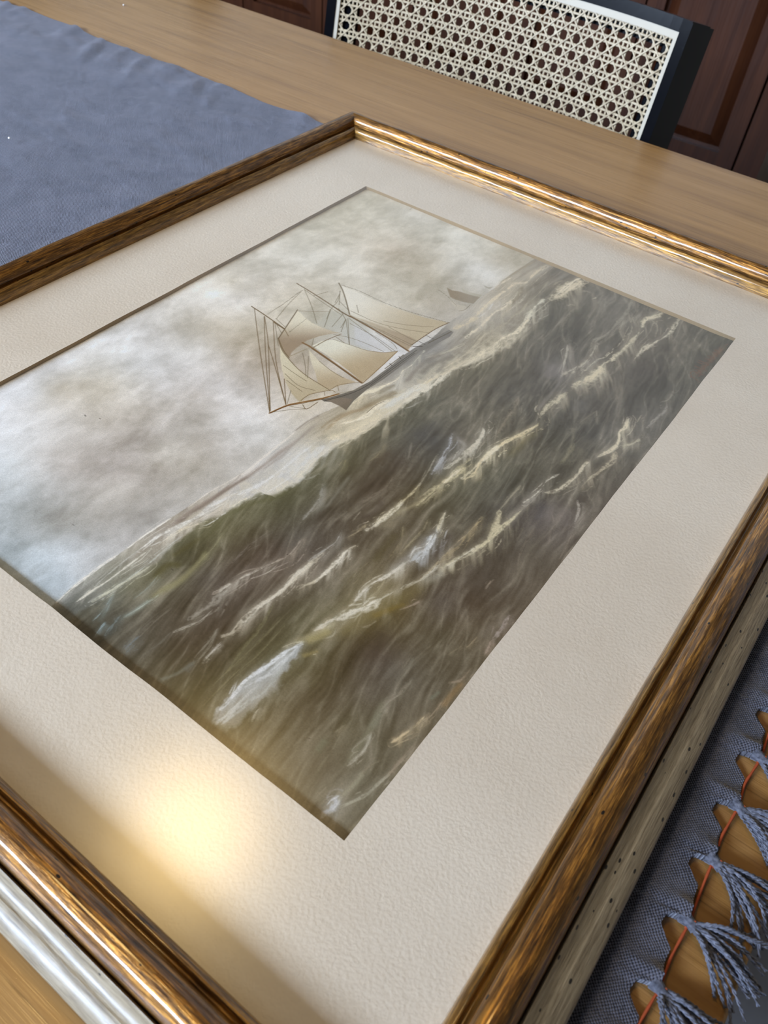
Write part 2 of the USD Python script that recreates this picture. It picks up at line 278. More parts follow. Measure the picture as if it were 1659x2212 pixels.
# ------------------------------------------------------------------ table runner
rng = np.random.default_rng(7)
RY0, RY1 = -0.215, 1.735
KNOT0, KSTEP = 0.0995, 0.0905
def hem_x(y):
    """Cloth edge (plan units): it reaches the cord at every knot and falls back just past it."""
    ph = ((y - KNOT0) / KSTEP) % 1.0          # 0 at a knot, growing towards +y
    return 0.384 - 0.0225 * np.clip((ph - 0.56) / 0.20, 0, 1) * np.clip((1.04 - ph) / 0.10, 0, 1) - 0.004 * np.sin(ph * np.pi)
def cloth():
    xs = np.concatenate([np.linspace(-6.3, -3.4, 30), np.linspace(-3.4, -1.2, 150)[1:], np.linspace(-1.2, 0.25, 60)[1:], np.linspace(0.25, 0.384, 44)[1:]])
    ys = np.concatenate([np.linspace(RY0, 0.75, 260), np.linspace(0.75, RY1, 150)[1:]])
    X, Y = np.meshgrid(xs, ys, indexing='ij')
    e = hem_x(Y)
    t = np.clip((X - 0.25) / (0.384 - 0.25), 0, 1)
    Xd = np.where(X > 0.25, 0.25 + t * (e - 0.25), X)
    ph = ((Y - KNOT0) / KSTEP) % 1.0
    edge = np.clip((RY1 - Y) / 0.5, 0, 1) * 0 + np.clip(1 - (RY1 - Y) / 0.28, 0, 1)
    Yd = Y + edge * (0.006 * np.sin(X * 9 + 1.3) + 0.004 * np.sin(X * 23))
    P = np.stack([X, Y, np.zeros_like(X)], -1)
    big = meshkit.fbm(P * [2.2, 5.0, 1], 3, 3) - 0.5
    rip = meshkit.fbm(np.stack([X * 22 + Y * 12, Y * 4 - X * 2, 0 * X], -1), 2, 5) - 0.5      # short ripples at the far edge
    mid = meshkit.fbm(P * [9, 16, 1] + 4, 3, 8) - 0.5
    fr = np.clip(1 - np.hypot(np.maximum(np.maximum(-1.38 - X, X - 0.31), 0), np.maximum(np.maximum(-0.31 - Y, Y - 1.75), 0)) / 0.12, 0, 1)   # pressed flat by the frame
    z = 0.0060 + np.maximum(0, (big * 0.026 + mid * 0.009 + rip * 0.030 * edge)) * (1 - fr)
    hemz = np.clip(t * 2.2 - 1.2, 0, 1)
    clump = np.exp(-((ph - 0.12) / 0.16) ** 2) + np.exp(-((ph - 1.12) / 0.16) ** 2)
    fold = meshkit.fbm(np.stack([X * 60, Y * 130, 0 * X], -1), 2, 11)
    z = z + hemz * (0.010 * clump + 0.010 * clump * fold + 0.003 * fold)
    V = np.stack([Xd * S, Yd * S, TT + z * S], -1).reshape(-1, 3)
    n = len(V)
    Vb = V.copy(); Vb[:, 2] = TT + 0.0001
    F = grid(len(xs), len(ys))
    nv = len(ys); nu = len(xs)
    rim = [i * nv for i in range(nu)] + [(nu - 1) * nv + j for j in range(1, nv)] + [i * nv + nv - 1 for i in range(nu - 2, -1, -1)] + [j for j in range(nv - 2, 0, -1)]
    side = []
    for a, b in zip(rim, rim[1:] + rim[:1]):
        side += [[a, a + n, b + n], [a, b + n, b]]
    return trimesh.Trimesh(np.vstack([V, Vb]), np.vstack([F, F[:, ::-1] + n, np.array(side)]), process=False)
run = thing('table_runner', 'slate grey woven table runner with orange corded tassel hem lying along the oak table', 'table runner')
part('cloth', cloth(), MAT['runner_cloth'], run, 60)
ks = [KNOT0 + KSTEP * k for k in range(-3, 18)]
cp = []
for k, y in enumerate(ks):
    cp.append((0.386 + 0.002 * math.sin(k * 2.1), y, 0.0095)); cp.append((0.384 + 0.002 * math.cos(k * 1.7), y + KSTEP * 0.5, 0.0060))
cp = np.array([(-0.0 + cp[0][0], RY0 + 0.005, 0.006)] + [c for c in cp if RY0 + 0.01 < c[1] < RY1 - 0.01])
tt = np.linspace(0, len(cp) - 1, 260)
cord = np.stack([np.interp(tt, np.arange(len(cp)), cp[:, i]) for i in range(3)], 1)
part('hem_cord', tube(np.stack([cord[:, 0] * S, cord[:, 1] * S, TT + cord[:, 2] * S], 1), 0.00052 + 0.00008 * np.sin(tt * 9), 8), MAT['cord_orange'], run, 60, label='orange cord threaded along the hem')
def tassel(y, r):
    """Twisted yarn ends fanning out from a knot; each strand is two plies."""
    k = np.array([0.388, y, 0.013]); ms = []
    mean = -0.42 + r.uniform(-0.22, 0.25)
    for q in range(24):
        a = mean + (q / 23 - 0.5) * 1.2 + r.normal(0, 0.10)
        L = r.uniform(0.082, 0.112) * (0.85 if abs(q - 11.5) > 9 else 1.0)
        sw = r.normal(0, 0.35)
        lift = r.uniform(0.004, 0.026)
        s = np.linspace(0, 1, 19)
        aa = a + sw * s ** 2
        st = np.array([k + [0, r.normal(0, 0.003), r.uniform(-0.004, 0.004)]])[0]
        dx = np.cumsum(np.cos(aa)) * L / 19; dy = np.cumsum(np.sin(aa)) * L / 19
        z = st[2] + lift * 4 * s * (1 - s) * 0.8 + (0.0035 + r.uniform(0, 0.006) - st[2]) * s ** 1.6
        c = np.stack([st[0] + dx, st[1] + dy, np.maximum(z, 0.0028)], 1) * S + [0, 0, TT]
        t = np.gradient(c, axis=0); t /= np.linalg.norm(t, axis=1, keepdims=True)
        u = np.cross(t, [0, 0, 1.0]); u /= np.linalg.norm(u, axis=1, keepdims=True); v = np.cross(u, t)
        rad = 0.00046 * (1 - 0.3 * s)
        for ply in (0, math.pi):
            ph = ply + s * 34
            ms.append(tube(c + 0.00038 * (np.cos(ph)[:, None] * u + np.sin(ph)[:, None] * v), rad, 5))
    band = np.array([[0.386, y - 0.006, 0.008], [0.389, y - 0.003, 0.017], [0.391, y + 0.002, 0.018], [0.391, y + 0.005, 0.009]])
    ms.append(tube(np.array([k + [-0.010, 0.004, -0.002], k, k + [0.008, -0.003, 0.0]]) * S + [0, 0, TT], [0.0030, 0.0020, 0.0022], 8))
    return trimesh.util.concatenate(ms), tube(band * S + [0, 0, TT], 0.0006, 6)
for k, y in enumerate(ks):
    if RY0 + 0.03 < y < RY1 - 0.03:
        m, b = tassel(y, np.random.default_rng(100 + k))
        tp = part('tassel', m, MAT['yarn'], run, 60)
        part('binding', b, MAT['cord_orange'], tp, 60)

# ------------------------------------------------------------------ framed picture
SX0, SX1, SY0, SY1 = -1.268, 0.203, -0.206, 1.650            # sight edge of the frame
OX0, OY1, OX1, OY0 = -1.0556, 1.4274, 0.0, 0.0                # opening of the mount
HB = -0.0335                                                   # underside of the frame
pic = thing('framed_picture', 'seascape watercolour of a sailing ship in a wide cream mount and old gilt frame', 'picture', (0, 0, 0))
LIP = [(0.000, HB + 0.012), (0.0, 0.0045), (0.0006, 0.013), (0.0016, 0.019), (0.0036, 0.0235), (0.0064, 0.0268), (0.0092, 0.0284), (0.0112, 0.0288), (0.0124, 0.0281), (0.0131, 0.0262), (0.0138, 0.0225), (0.0152, 0.0198), (0.0172, 0.0192), (0.0192, 0.0205), (0.0206, 0.0235)]
BEAD = [(0.0206, 0.0235)] + [(0.0425 - 0.0219 * math.cos(a), 0.027 + 0.0272 * math.sin(a)) for a in np.linspace(0.05, math.pi - 0.12, 20)] + [(0.0647, 0.0200), (0.0660, 0.0180)]
FLA = [(0.0660, 0.0180), (0.0672, 0.0215), (0.0682, 0.0268), (0.0690, 0.0280), (0.0700, 0.0274), (0.0722, 0.0246), (0.0755, 0.0213), (0.0795, 0.0183), (0.0835, 0.0163), (0.0862, 0.0155), (0.0875, 0.0158), (0.0888, 0.0156), (0.0925, 0.0140), (0.0965, 0.0120), (0.1005, 0.0094), (0.1045, 0.0062), (0.1072, 0.0036), (0.1088, 0.0014), (0.1096, -0.0016), (0.1094, -0.006), (0.1070, HB), (0.030, HB)]
def rail_mesh(prof, side, n=120, seed=0):
    prof = np.array(prof); k = len(prof)
    t = np.linspace(0, 1, n)
    if side in 'tb':                                # along y: t = the picture's top (x = SX0), b = its bottom (x = SX1)
        sg = -1 if side == 't' else 1; x0 = SX0 if side == 't' else SX1
        o = prof[None, :, 0]
        y = (SY0 - o) + t[:, None] * ((SY1 + o) - (SY0 - o)); x = np.broadcast_to(x0 + sg * o, y.shape)
    else:
        sg = -1 if side == 'l' else 1; y0 = SY0 if side == 'l' else SY1
        o = prof[None, :, 0]
        x = (SX0 - o) + t[:, None] * ((SX1 + o) - (SX0 - o)); y = np.broadcast_to(y0 + sg * o, x.shape)
    h = np.broadcast_to(prof[None, :, 1], x.shape).copy()
    P = np.stack([x, y, h], -1)
    wob = (meshkit.fbm(P * [18, 18, 40] + seed * 7, 3, seed) - 0.5) * 0.0022
    h = np.where(h > HB + 0.02, h + wob, h)
    V = np.stack([x * S, y * S, ZM + h * S], -1).reshape(-1, 3)
    F = grid(n, k)
    m = trimesh.Trimesh(V, F, process=False)
    c = m.triangles_center; nn = m.face_normals
    ref = nn[np.argmax(np.abs(nn[:, 2]))]
    want = 1.0
    # faces of the upper side must look up
    up = nn[:, 2].sum()
    if up < 0: m.faces = m.faces[:, ::-1]
    return m
for side, ax, lab in (('t', 'y', None), ('b', 'y', None), ('l', 'x', None), ('r', 'x', None)):
    r = part('rail', rail_mesh(LIP, side, seed=1), MAT['gilt_lip_' + ax], pic, 50)
    part('bead', rail_mesh(BEAD, side, seed=2), MAT['gilt_bead_' + ax], r, 50)
    part('outer_moulding', rail_mesh(FLA, side, seed=3), MAT['champagne_' + ax], r, 40, label='pale champagne coloured outer moulding')
def plate(x0, x1, y0, y1, h0, h1):
    return box(x0 * S, x1 * S, y0 * S, y1 * S, ZM + h0 * S, ZM + h1 * S)
MD = -0.0085                                                   # the sheet lies this far below the mount's face
def board():
    a = [(SX0 - 0.008, SY0 - 0.008), (SX1 + 0.008, SY0 - 0.008), (SX1 + 0.008, SY1 + 0.008), (SX0 - 0.008, SY1 + 0.008)]
    def loop(x0, x1, y0, y1, n, jit, seed):
        pts = []
        for (p, q) in (((x0, y0), (x1, y0)), ((x1, y0), (x1, y1)), ((x1, y1), (x0, y1)), ((x0, y1), (x0, y0))):
            for i in range(n):
                pts.append((p[0] + (q[0] - p[0]) * i / n, p[1] + (q[1] - p[1]) * i / n))
        pts = np.array(pts)
        w_ = (meshkit.fbm(np.c_[pts * 9, np.zeros(len(pts))], 3, seed) - 0.5) * jit
        pts[:, 0] += np.where(np.abs(pts[:, 0] - (x0 + x1) / 2) > 0.49 * (x1 - x0), w_, 0); pts[:, 1] += np.where(np.abs(pts[:, 1] - (y0 + y1) / 2) > 0.49 * (y1 - y0), w_, 0)
        return pts
    n = 90
    inn = loop(OX0, OX1, OY0, OY1, n, 0.0030, 4); bot = loop(OX0, OX1, OY0, OY1, n, 0.0065, 9)
    out = loop(SX0 - 0.008, SX1 + 0.008, SY0 - 0.008, SY1 + 0.008, n, 0, 1)
    N = len(inn)
    top_v = np.vstack([np.c_[out, np.zeros(N)], np.c_[inn, np.zeros(N)]])
    f = []
    for i in range(N):
        j = (i + 1) % N
        f += [[i, j, N + j], [i, N + j, N + i]]
    def tow(v): return np.c_[v[:, :2] * S, ZM + v[:, 2] * S]
    topm = trimesh.Trimesh(tow(top_v), np.array(f), process=False)
    bev = np.vstack([np.c_[inn, np.zeros(N)], np.c_[bot, np.full(N, MD)]])
    bevm = trimesh.Trimesh(tow(bev), np.array(f), process=False)
    return topm, bevm
mtop, mbev = board()
mb = part('mount', mtop, MAT['mount_board'], pic)
part('cut_edge', mbev, MAT['board_core'], mb)
part('glass', plate(SX0 - 0.006, SX1 + 0.006, SY0 - 0.006, SY1 + 0.006, 0.0012, 0.0038), MAT['matte_glass'], pic)
part('backboard', plate(SX0 - 0.02, SX1 + 0.02, SY0 - 0.02, SY1 + 0.02, HB + 0.003, MD - 0.004), MAT['bare_wood'], pic)
#PAINT_BEGIN
# The sheet's brush work, in ten-thousandths of a plan unit on the sheet itself: washes, wave lines, ship and signature.
PAINT = {"sky":[[-10116,13892,190,184,162],
[-8904,13292,200,196,180],
[-8757,14140,204,202,192],
[-7659,13828,196,194,180],
[-7175,13966,200,200,190],
[-5690,13802,178,170,148],
[-6360,13783,190,186,170],
[-10198,12023,190,185,165],
[-10421,10496,196,192,178],
[-9438,10221,206,205,196],
[-8495,10825,200,197,185],
[-8068,12141,184,172,150],
[-7390,12178,178,168,145],
[-6655,11706,170,160,135],
[-6826,10988,180,174,155],
[-7464,10389,195,190,175],
[-8250,9650,190,183,165],
[-8769,8635,195,188,172],
[-9752,8781,200,196,186],
[-9923,8348,198,192,176],
[-9245,7935,210,208,204],
[-9747,7722,210,209,205],
[-8989,6950,190,182,165],
[-9491,6489,196,192,182],
[-9738,5802,205,205,205],
[-10044,5078,216,219,223],
[-9248,4743,210,213,215],
[-10151,4341,205,206,205],
[-10236,3955,214,217,222],
[-9994,2906,210,214,220],
[-9846,2490,208,210,214],
[-9662,3389,190,183,168],
[-9128,4056,197,191,177],
[-8800,4942,213,215,219],
[-8568,5985,213,213,212],
[-8305,6661,186,176,158],
[-8249,7164,180,170,148],
[-7658,6809,183,170,150],
[-7539,5472,202,200,200],
[-7668,4971,196,191,186],
[-8234,4660,205,204,204],
[-8144,3993,184,178,168],
[-8385,3422,184,177,165],
[-8886,2982,198,195,190],
[-9129,2254,206,208,211],
[-8610,1578,192,198,202],
[-8388,2082,185,182,178],
[-8074,2840,180,175,168],
[-7458,3377,172,165,158],
[-7145,3988,188,184,178],
[-6981,4657,190,186,180],
[-6460,5114,200,199,198],
[-5995,4993,205,206,206],
[-6431,4105,178,172,163],
[-6874,3393,190,185,175],
[-7213,2628,170,163,157],
[-7808,2115,178,172,166],
[-7878,1312,178,184,187],
[-7187,1616,180,180,178],
[-6778,2252,187,182,174],
[-6661,2873,168,161,152],
[-6269,3598,182,176,165],
[-6029,4288,195,192,188],
[-6011,2907,186,182,176],
[-6078,2139,178,176,173],
[-6570,1586,163,160,153],
[-6883,1186,158,158,153],
[-7109,732,165,172,175],
[-7085,368,150,162,168],
[-6549,568,172,185,194],
[-6375,963,172,179,184],
[-6014,411,165,180,191],
[-5837,795,176,181,185],
[-5842,1538,178,177,176],
[-5711,429,160,172,181],
[-6353,247,166,179,188],
[-8785,1426,192,200,206],
[-9812,2167,206,210,216],
[-9761,1372,200,205,212],
[-8881,599,180,190,198],
[-9942,429,190,198,206],
[-7305,8498,178,175,158],
[-8521,8356,195,188,170],
[-6327,10652,173,164,141],
[-5744,10934,174,165,147],
[-6078,12250,190,187,176],
[-6115,12944,196,196,190],
[-5635,12813,199,199,193],
[-5820,13678,178,168,145],
[-8464,8920,193,185,165],
[-5293,13576,176,168,146],
[-6818,6720,180,165,145],
[-6057,6402,190,178,155],
[-6734,5800,196,192,188],
[-8117,7751,192,184,166],
[-6001,5518,204,200,194],
[-5714,5860,200,192,176],
[-6856,8910,178,176,162],
[-5988,8769,190,192,194],
[-5546,8503,205,206,210]],"sea":[[-4296,4077,100,97,74],
[-4559,3426,106,102,76],
[-4740,2727,112,107,78],
[-4842,1994,92,88,64],
[-4219,4739,104,100,78],
[-4138,5436,102,96,72],
[-3932,6447,92,88,73],
[-3985,7290,95,92,75],
[-3878,7948,96,93,78],
[-3686,8507,105,98,80],
[-3399,6911,86,84,80],
[-3495,5991,90,80,67],
[-3523,5183,95,83,68],
[-3655,4052,94,85,72],
[-3742,3433,110,104,94],
[-3957,2990,91,79,66],
[-4034,2419,97,85,72],
[-4228,1893,94,86,76],
[-4178,1352,85,77,62],
[-4424,926,83,77,64],
[-4728,567,90,88,77],
[-5149,664,112,115,105],
[-4911,1091,118,115,92],
[-4975,255,80,78,66],
[-4189,269,85,82,71],
[-3658,398,86,80,65],
[-3472,853,91,81,66],
[-3448,1400,94,83,70],
[-3314,2066,104,94,80],
[-3396,2584,109,97,83],
[-3067,3101,116,106,93],
[-2547,2930,112,104,84],
[-2651,2273,99,93,68],
[-2745,1445,86,80,57],
[-2888,825,82,76,56],
[-3031,420,88,82,60],
[-2529,825,86,80,55],
[-2378,1438,94,89,60],
[-2270,2365,118,110,80],
[-1940,2857,110,97,58],
[-1763,3461,116,102,64],
[-1428,3621,104,91,70],
[-1476,2479,83,71,56],
[-1272,2437,77,65,54],
[-1758,1740,91,81,56],
[-1823,1204,98,88,66],
[-1426,1336,95,84,64],
[-1740,720,108,98,74],
[-1228,606,110,101,80],
[-1797,410,108,98,74],
[-860,647,113,104,85],
[-946,1355,91,83,60],
[-1008,1860,104,95,80],
[-974,2375,103,96,83],
[-938,2917,95,85,66],
[-806,3345,91,81,60],
[-622,3715,112,100,80],
[-747,4183,97,84,68],
[-760,4772,95,85,72],
[-1145,3854,97,87,76],
[-624,5136,110,100,85],
[-573,5828,97,89,76],
[-1147,6031,97,91,85],
[-816,6598,116,108,103],
[-1182,5317,97,89,78],
[-1768,5507,103,96,80],
[-2257,5520,94,87,68],
[-2696,5440,103,93,70],
[-2383,6159,106,102,82],
[-2122,6853,91,89,72],
[-1919,7351,95,91,74],
[-2928,7321,114,107,93],
[-2877,8264,106,100,84],
[-2968,9145,84,79,68],
[-2990,10157,84,77,64],
[-3699,10396,94,87,68],
[-3734,9489,94,87,66],
[-3841,11681,106,98,82],
[-4067,12757,91,85,68],
[-3215,12762,89,83,68],
[-3068,13687,97,91,78],
[-2950,12010,79,73,60],
[-2614,10494,110,106,101],
[-2231,11955,97,91,78],
[-2226,13166,106,100,88],
[-1196,12895,87,79,66],
[-1084,11867,85,77,66],
[-768,13761,91,85,70],
[-256,13867,89,85,70],
[-460,12428,95,91,78],
[-377,11446,91,87,76],
[-1130,10777,89,83,72],
[-1302,10031,95,89,78],
[-1134,9061,91,87,78],
[-1559,8513,94,89,74],
[-1904,8212,91,85,70],
[-510,9427,91,87,78],
[-445,10401,97,93,84],
[-457,8284,94,87,74],
[-955,7380,91,85,72],
[-463,7341,91,83,72],
[-375,625,112,106,88],
[-373,238,112,106,88],
[-283,1977,108,98,78],
[-5516,707,146,147,138],
[-5471,1594,163,157,141],
[-5423,2556,168,158,143],
[-5485,2100,153,143,130],
[-5293,3520,190,186,180],
[-5072,4472,196,196,194],
[-4956,4972,206,207,207],
[-4999,5689,182,172,148],
[-4810,6294,195,184,158],
[-4697,7035,200,190,165],
[-5100,6962,150,138,112],
[-4920,7808,160,155,145],
[-4921,8635,130,128,120],
[-4829,9372,125,122,115],
[-4827,10293,148,140,123],
[-4865,10740,168,163,153],
[-5026,11601,178,170,153],
[-5031,12674,150,140,118],
[-4928,13627,163,153,133],
[-4194,13459,114,105,85],
[-4225,14001,112,104,88],
[-4314,12527,136,126,104],
[-4349,10494,148,138,113],
[-4336,9161,160,150,126],
[-5084,3998,200,198,194],
[-5283,2952,182,172,156],
[-5624,273,118,122,116],
[-5397,347,100,103,96],
[-5387,1049,140,140,122]],"hor":[[-5628,24],
[-5643,133],
[-5683,406],
[-5690,762],
[-5670,1080],
[-5655,1403],
[-5650,1921],
[-5614,2436],
[-5577,2978],
[-5508,3515],
[-5463,4050],
[-5456,4752],
[-5470,5474],
[-5449,6139],
[-5278,6672],
[-5272,7494],
[-5279,8635],
[-5225,9511],
[-5299,10488],
[-5242,11015],
[-5271,11486],
[-5293,11975],
[-5266,12397],
[-5304,13254],
[-5260,13727],
[-5231,14189],
[-5162,14775]],"crest":[[-5361,-585],
[-5266,71],
[-5176,643],
[-5101,1252],
[-5106,1600],
[-5161,2007],
[-5167,2381],
[-5164,2571],
[-5037,3028],
[-4955,3508],
[-4893,3825],
[-4685,3892],
[-4547,4581],
[-4662,5146],
[-4644,5657],
[-4482,6002],
[-4444,6561],
[-4387,6936],
[-4407,7430],
[-4375,7866],
[-4375,8477],
[-4292,8988],
[-4110,9408],
[-3949,9879],
[-3806,10479],
[-3801,11184],
[-3813,11956],
[-3848,12695],
[-3782,13512],
[-3634,14212],
[-3466,15312]],"strokes":[["s",66.8,148,136,127,0.65,[-5485,2205,-5482,2501,-5465,2868,-5395,3396,-5344,3928,-5301,4359,-5309,4819,-5284,5449]],
["s",38.1,140,128,118,0.6,[-5418,3217,-5415,3540,-5453,4001]],
["s",51.5,150,140,134,0.5,[-5252,4174,-5220,4718,-5273,5150,-5323,5987]],
["f",25.5,150,138,125,0.5,[-5453,1394,-5448,1809,-5443,2240]],
["f",24.9,224,222,216,0.8,[-5641,132,-5679,471,-5685,762,-5685,1089,-5658,1403,-5657,1680,-5650,1922,-5622,2259,-5609,2433]],
["f",26.0,216,212,205,0.7,[-5571,2777,-5561,3201,-5510,3555,-5431,4020,-5448,4521,-5458,5081,-5483,5782,-5448,6140]],
["s",43.4,128,118,106,0.6,[-5486,5397,-5483,5782,-5432,6120]],
["f",58.3,216,218,220,0.7,[-5327,2732,-5255,3252,-5112,3638,-5015,4045,-4990,4685,-4998,5207,-4988,5582]],
["f",35.5,205,198,184,0.7,[-5329,1771,-5322,2198,-5260,2589,-5170,2965,-5094,3494]],
["f",26.3,205,196,172,0.7,[-5338,1995,-5292,2319,-5206,2537,-5092,2731]],
["f",24.8,190,190,186,0.6,[-5460,736,-5488,1187,-5490,1635,-5472,2119]],
["f",24.4,196,200,196,0.6,[-5282,428,-5206,779,-5172,1145,-5162,1548,-5193,1931,-5186,2217]],
["s",91.6,98,96,68,0.5,[-4856,2495,-4946,3054,-4850,3441,-4675,3798,-4506,4262]],
["f",23.1,215,210,190,0.7,[-5038,3230,-4980,3539,-4990,3467]],
["s",66.9,150,130,100,0.6,[-5062,5758,-5085,6164,-5036,6536,-4924,6747,-4842,7046,-4735,7226]],
["s",43.8,140,125,98,0.5,[-5172,5767,-5165,6094,-5118,6465]],
["f",57.6,208,198,172,0.85,[-5049,6035,-4926,6222,-4828,6444,-4741,6686,-4770,6996,-4722,7209,-4653,7443,-4583,7681,-4491,7941,-4449,8280,-4402,8569,-4341,8843]],
["f",142.5,200,192,168,0.75,[-4937,5606,-4799,5935,-4678,6252,-4600,6590,-4545,6969,-4551,7303]],
["f",93.3,205,206,202,0.75,[-4641,7053,-4586,7445,-4516,7829,-4445,8223]],
["f",102.0,206,208,208,0.7,[-4879,4477,-4784,4748,-4826,5149,-4815,5458,-4760,5761]],
["f",48.1,220,214,196,0.8,[-5207,6666,-5243,6979,-5198,7194,-5084,7414,-5037,7635,-4959,8009,-5036,8315,-5015,8588,-5072,8927,-5097,9172]],
["f",34.2,206,196,166,0.6,[-5114,6635,-5163,6876,-5131,7107]],
["f",36.0,205,205,198,0.5,[-4783,7622,-4910,7991,-5030,8257]],
["f",35.8,190,190,182,0.45,[-5026,7525,-4831,7639,-4905,7935,-4997,8161]],
["f",63.9,208,200,178,0.6,[-4319,8706,-4264,9264,-4173,9674,-4125,10053,-4049,10396]],
["f",38.7,195,188,168,0.5,[-4933,8987,-4732,9435,-4604,9960]],
["f",53.3,222,217,202,0.6,[-2822,7930,-2714,7702,-2688,7305,-2725,7018,-2701,6739,-2756,6447]],
["f",45.3,170,165,152,0.4,[-2919,8515,-2867,8055,-2822,7930]],
["f",42.2,188,192,198,0.6,[-3187,7342,-3055,7090,-3006,6825,-2938,6534,-2892,6234]],
["f",52.5,214,206,182,0.8,[-2239,7904,-2322,7520,-2362,7131,-2343,6901,-2362,6450]],
["f",60.2,190,182,152,0.6,[-2523,7042,-2560,6616,-2576,6173,-2650,5831,-2703,5470]],
["f",37.9,208,198,164,0.7,[-2883,5817,-2857,5518,-2869,5195,-2865,4981,-2897,4739,-2964,4430]],
["s",94.8,180,170,138,0.5,[-2609,5595,-2663,5327,-2735,5091,-2788,4916]],
["f",30.4,170,165,148,0.5,[-3084,6657,-2972,6261,-2905,5938,-2862,5742]],
["f",31.4,150,145,135,0.4,[-3618,6600,-3391,6143]],
["f",31.1,160,150,120,0.4,[-3997,6271,-3913,5939,-3934,5626]],
["f",30.2,150,142,108,0.4,[-4269,5434,-4142,5111]],
["f",37.4,170,170,165,0.5,[-4187,4654,-4007,4359,-3942,3982,-3910,3798]],
["s",47.9,150,148,140,0.35,[-3964,5169,-3870,4653,-3783,4201]],
["f",38.7,150,140,125,0.35,[-3350,5649,-3298,5323,-3359,4911,-3390,4752]],
["s",241.0,84,82,80,0.45,[-3597,7470,-3597,7037,-3668,6764]],
["s",143.4,80,68,56,0.4,[-3801,6136,-3801,5789,-3826,5526]],
["f",67.9,212,206,186,0.8,[-4144,12919,-4143,12343,-4054,11868,-3960,11240,-4082,10783,-4059,10384,-4091,9946,-4148,9496,-4192,9300]],
["f",168.5,202,192,168,0.85,[-3745,14202,-3880,13971,-3940,13558,-3921,13177,-4049,12910]],
["f",46.6,216,208,188,0.8,[-3749,14302,-3949,14197,-3998,13757,-3999,13153]],
["f",74.8,206,196,173,0.85,[-4831,14185,-4874,13660,-4836,13174,-5010,12907,-5009,12506,-5037,12086,-5027,11617,-4982,11103,-4994,10554]],
["f",39.3,150,140,118,0.7,[-5170,14192,-5239,13634,-5278,12964,-5294,12438]],
["f",38.5,214,206,186,0.7,[-5275,12406,-5239,12897,-5195,13146]],
["f",102.1,204,202,186,0.7,[-4054,11868,-4148,12433,-4122,12794]],
["f",42.1,176,168,146,0.5,[-4378,12443,-4288,12021,-4328,11677,-4317,11206,-4423,10701,-4437,10346]],
["f",39.0,196,188,166,0.5,[-4460,10666,-4378,10066,-4378,9525,-4435,9004]],
["f",57.3,206,206,206,0.6,[-4962,11836,-4889,11465,-4898,11089]],
["f",82.9,205,194,166,0.7,[-4912,11016,-4964,10671,-5075,10335]],
["s",108.9,100,98,88,0.5,[-4794,10827,-4767,10501,-4722,10199]],
["s",89.2,110,100,76,0.5,[-4818,12952,-4671,12428,-4627,11832]],
["f",43.9,160,152,132,0.5,[-4894,12814,-4644,12067,-4516,11442]],
["f",37.9,170,162,140,0.45,[-4451,13571,-4369,12972,-4338,12480]],
["f",81.3,208,200,176,0.8,[-1737,14288,-1802,14040,-1927,13646,-1845,13177,-1825,12670,-1834,12154,-1870,11629,-1929,11416,-1880,10989,-1966,10682,-2104,10333]],
["f",139.2,206,197,173,0.7,[-1902,11361,-1883,10833,-2038,10280]],
["f",94.7,200,192,168,0.7,[-2107,9961,-2110,9599,-2165,9270,-2117,8901]],
["f",69.6,205,198,178,0.75,[-1348,14365,-1281,13694,-1323,13302,-1422,12866,-1490,12466,-1478,11902]],
["f",56.9,165,160,145,0.5,[-2561,14298,-2405,13670,-2375,13051,-2374,12516,-2460,12091,-2431,11779]],
["f",35.2,180,172,152,0.5,[-2345,13632,-2050,13168,-1939,12740,-1832,12239]],
["f",28.2,180,172,152,0.4,[-2315,13288,-2199,12853,-1970,12538]],
["f",28.7,180,172,152,0.45,[-1954,13806,-1632,13643,-1470,13167]],
["f",27.9,172,165,146,0.4,[-2225,13556,-1933,13186,-1799,12523,-1811,11845]],
["f",52.1,196,188,170,0.6,[-2374,11999,-2289,11576,-2263,11115,-2401,10600,-2428,10422]],
["f",52.2,200,194,180,0.6,[-2858,11518,-2739,11251,-2566,10763,-2455,10474]],
["f",55.9,150,145,130,0.4,[-3428,12912,-3313,12188,-3064,11712,-2843,11489]],
["s",60.7,150,146,140,0.4,[-2455,10474,-2346,10117,-2294,9508,-2269,9040]],
["s",304.3,128,123,120,0.5,[-2705,10717,-2616,10101]],
["s",257.2,80,74,62,0.5,[-3211,12831,-3047,12254]],
["s",237.2,104,102,100,0.4,[-1688,9972,-1596,9564]],
["f",57.2,165,155,135,0.4,[-2766,9232,-2656,8768,-2574,8233,-2496,7847]],
["f",43.8,202,190,154,0.7,[-2041,8833,-2097,8324,-2223,7958,-2323,7559,-2299,7153]],
["f",54.1,200,194,178,0.6,[-2849,7927,-2718,7653,-2688,7241,-2684,6941]],
["s",43.7,140,134,118,0.4,[-1367,8896,-1236,8502,-1181,8120]],
["f",44.7,200,192,170,0.75,[-754,10098,-661,9775,-687,9555,-601,9371,-584,9068,-647,8826,-766,8418]],
["f",23.4,170,164,146,0.5,[-577,10358,-544,10079]],
["f",39.1,176,170,152,0.55,[-335,9732,-312,9558,-372,9378,-479,9222]],
["f",41.5,170,166,158,0.55,[-304,11054,-250,10749,-287,10577,-323,10071]],
["f",30.8,160,156,142,0.4,[-372,11577,-343,11236,-434,11011]],
["f",32.3,140,136,122,0.35,[-610,12930,-431,12287,-406,11847,-344,11602]],
["f",23.3,160,154,138,0.4,[-1332,9865,-1146,9484]],
["f",36.9,130,124,108,0.3,[-1371,10986,-1252,10648,-1290,10325]],
["f",38.0,150,145,130,0.4,[-1671,11890,-1631,11290,-1752,10646,-1817,10074]],
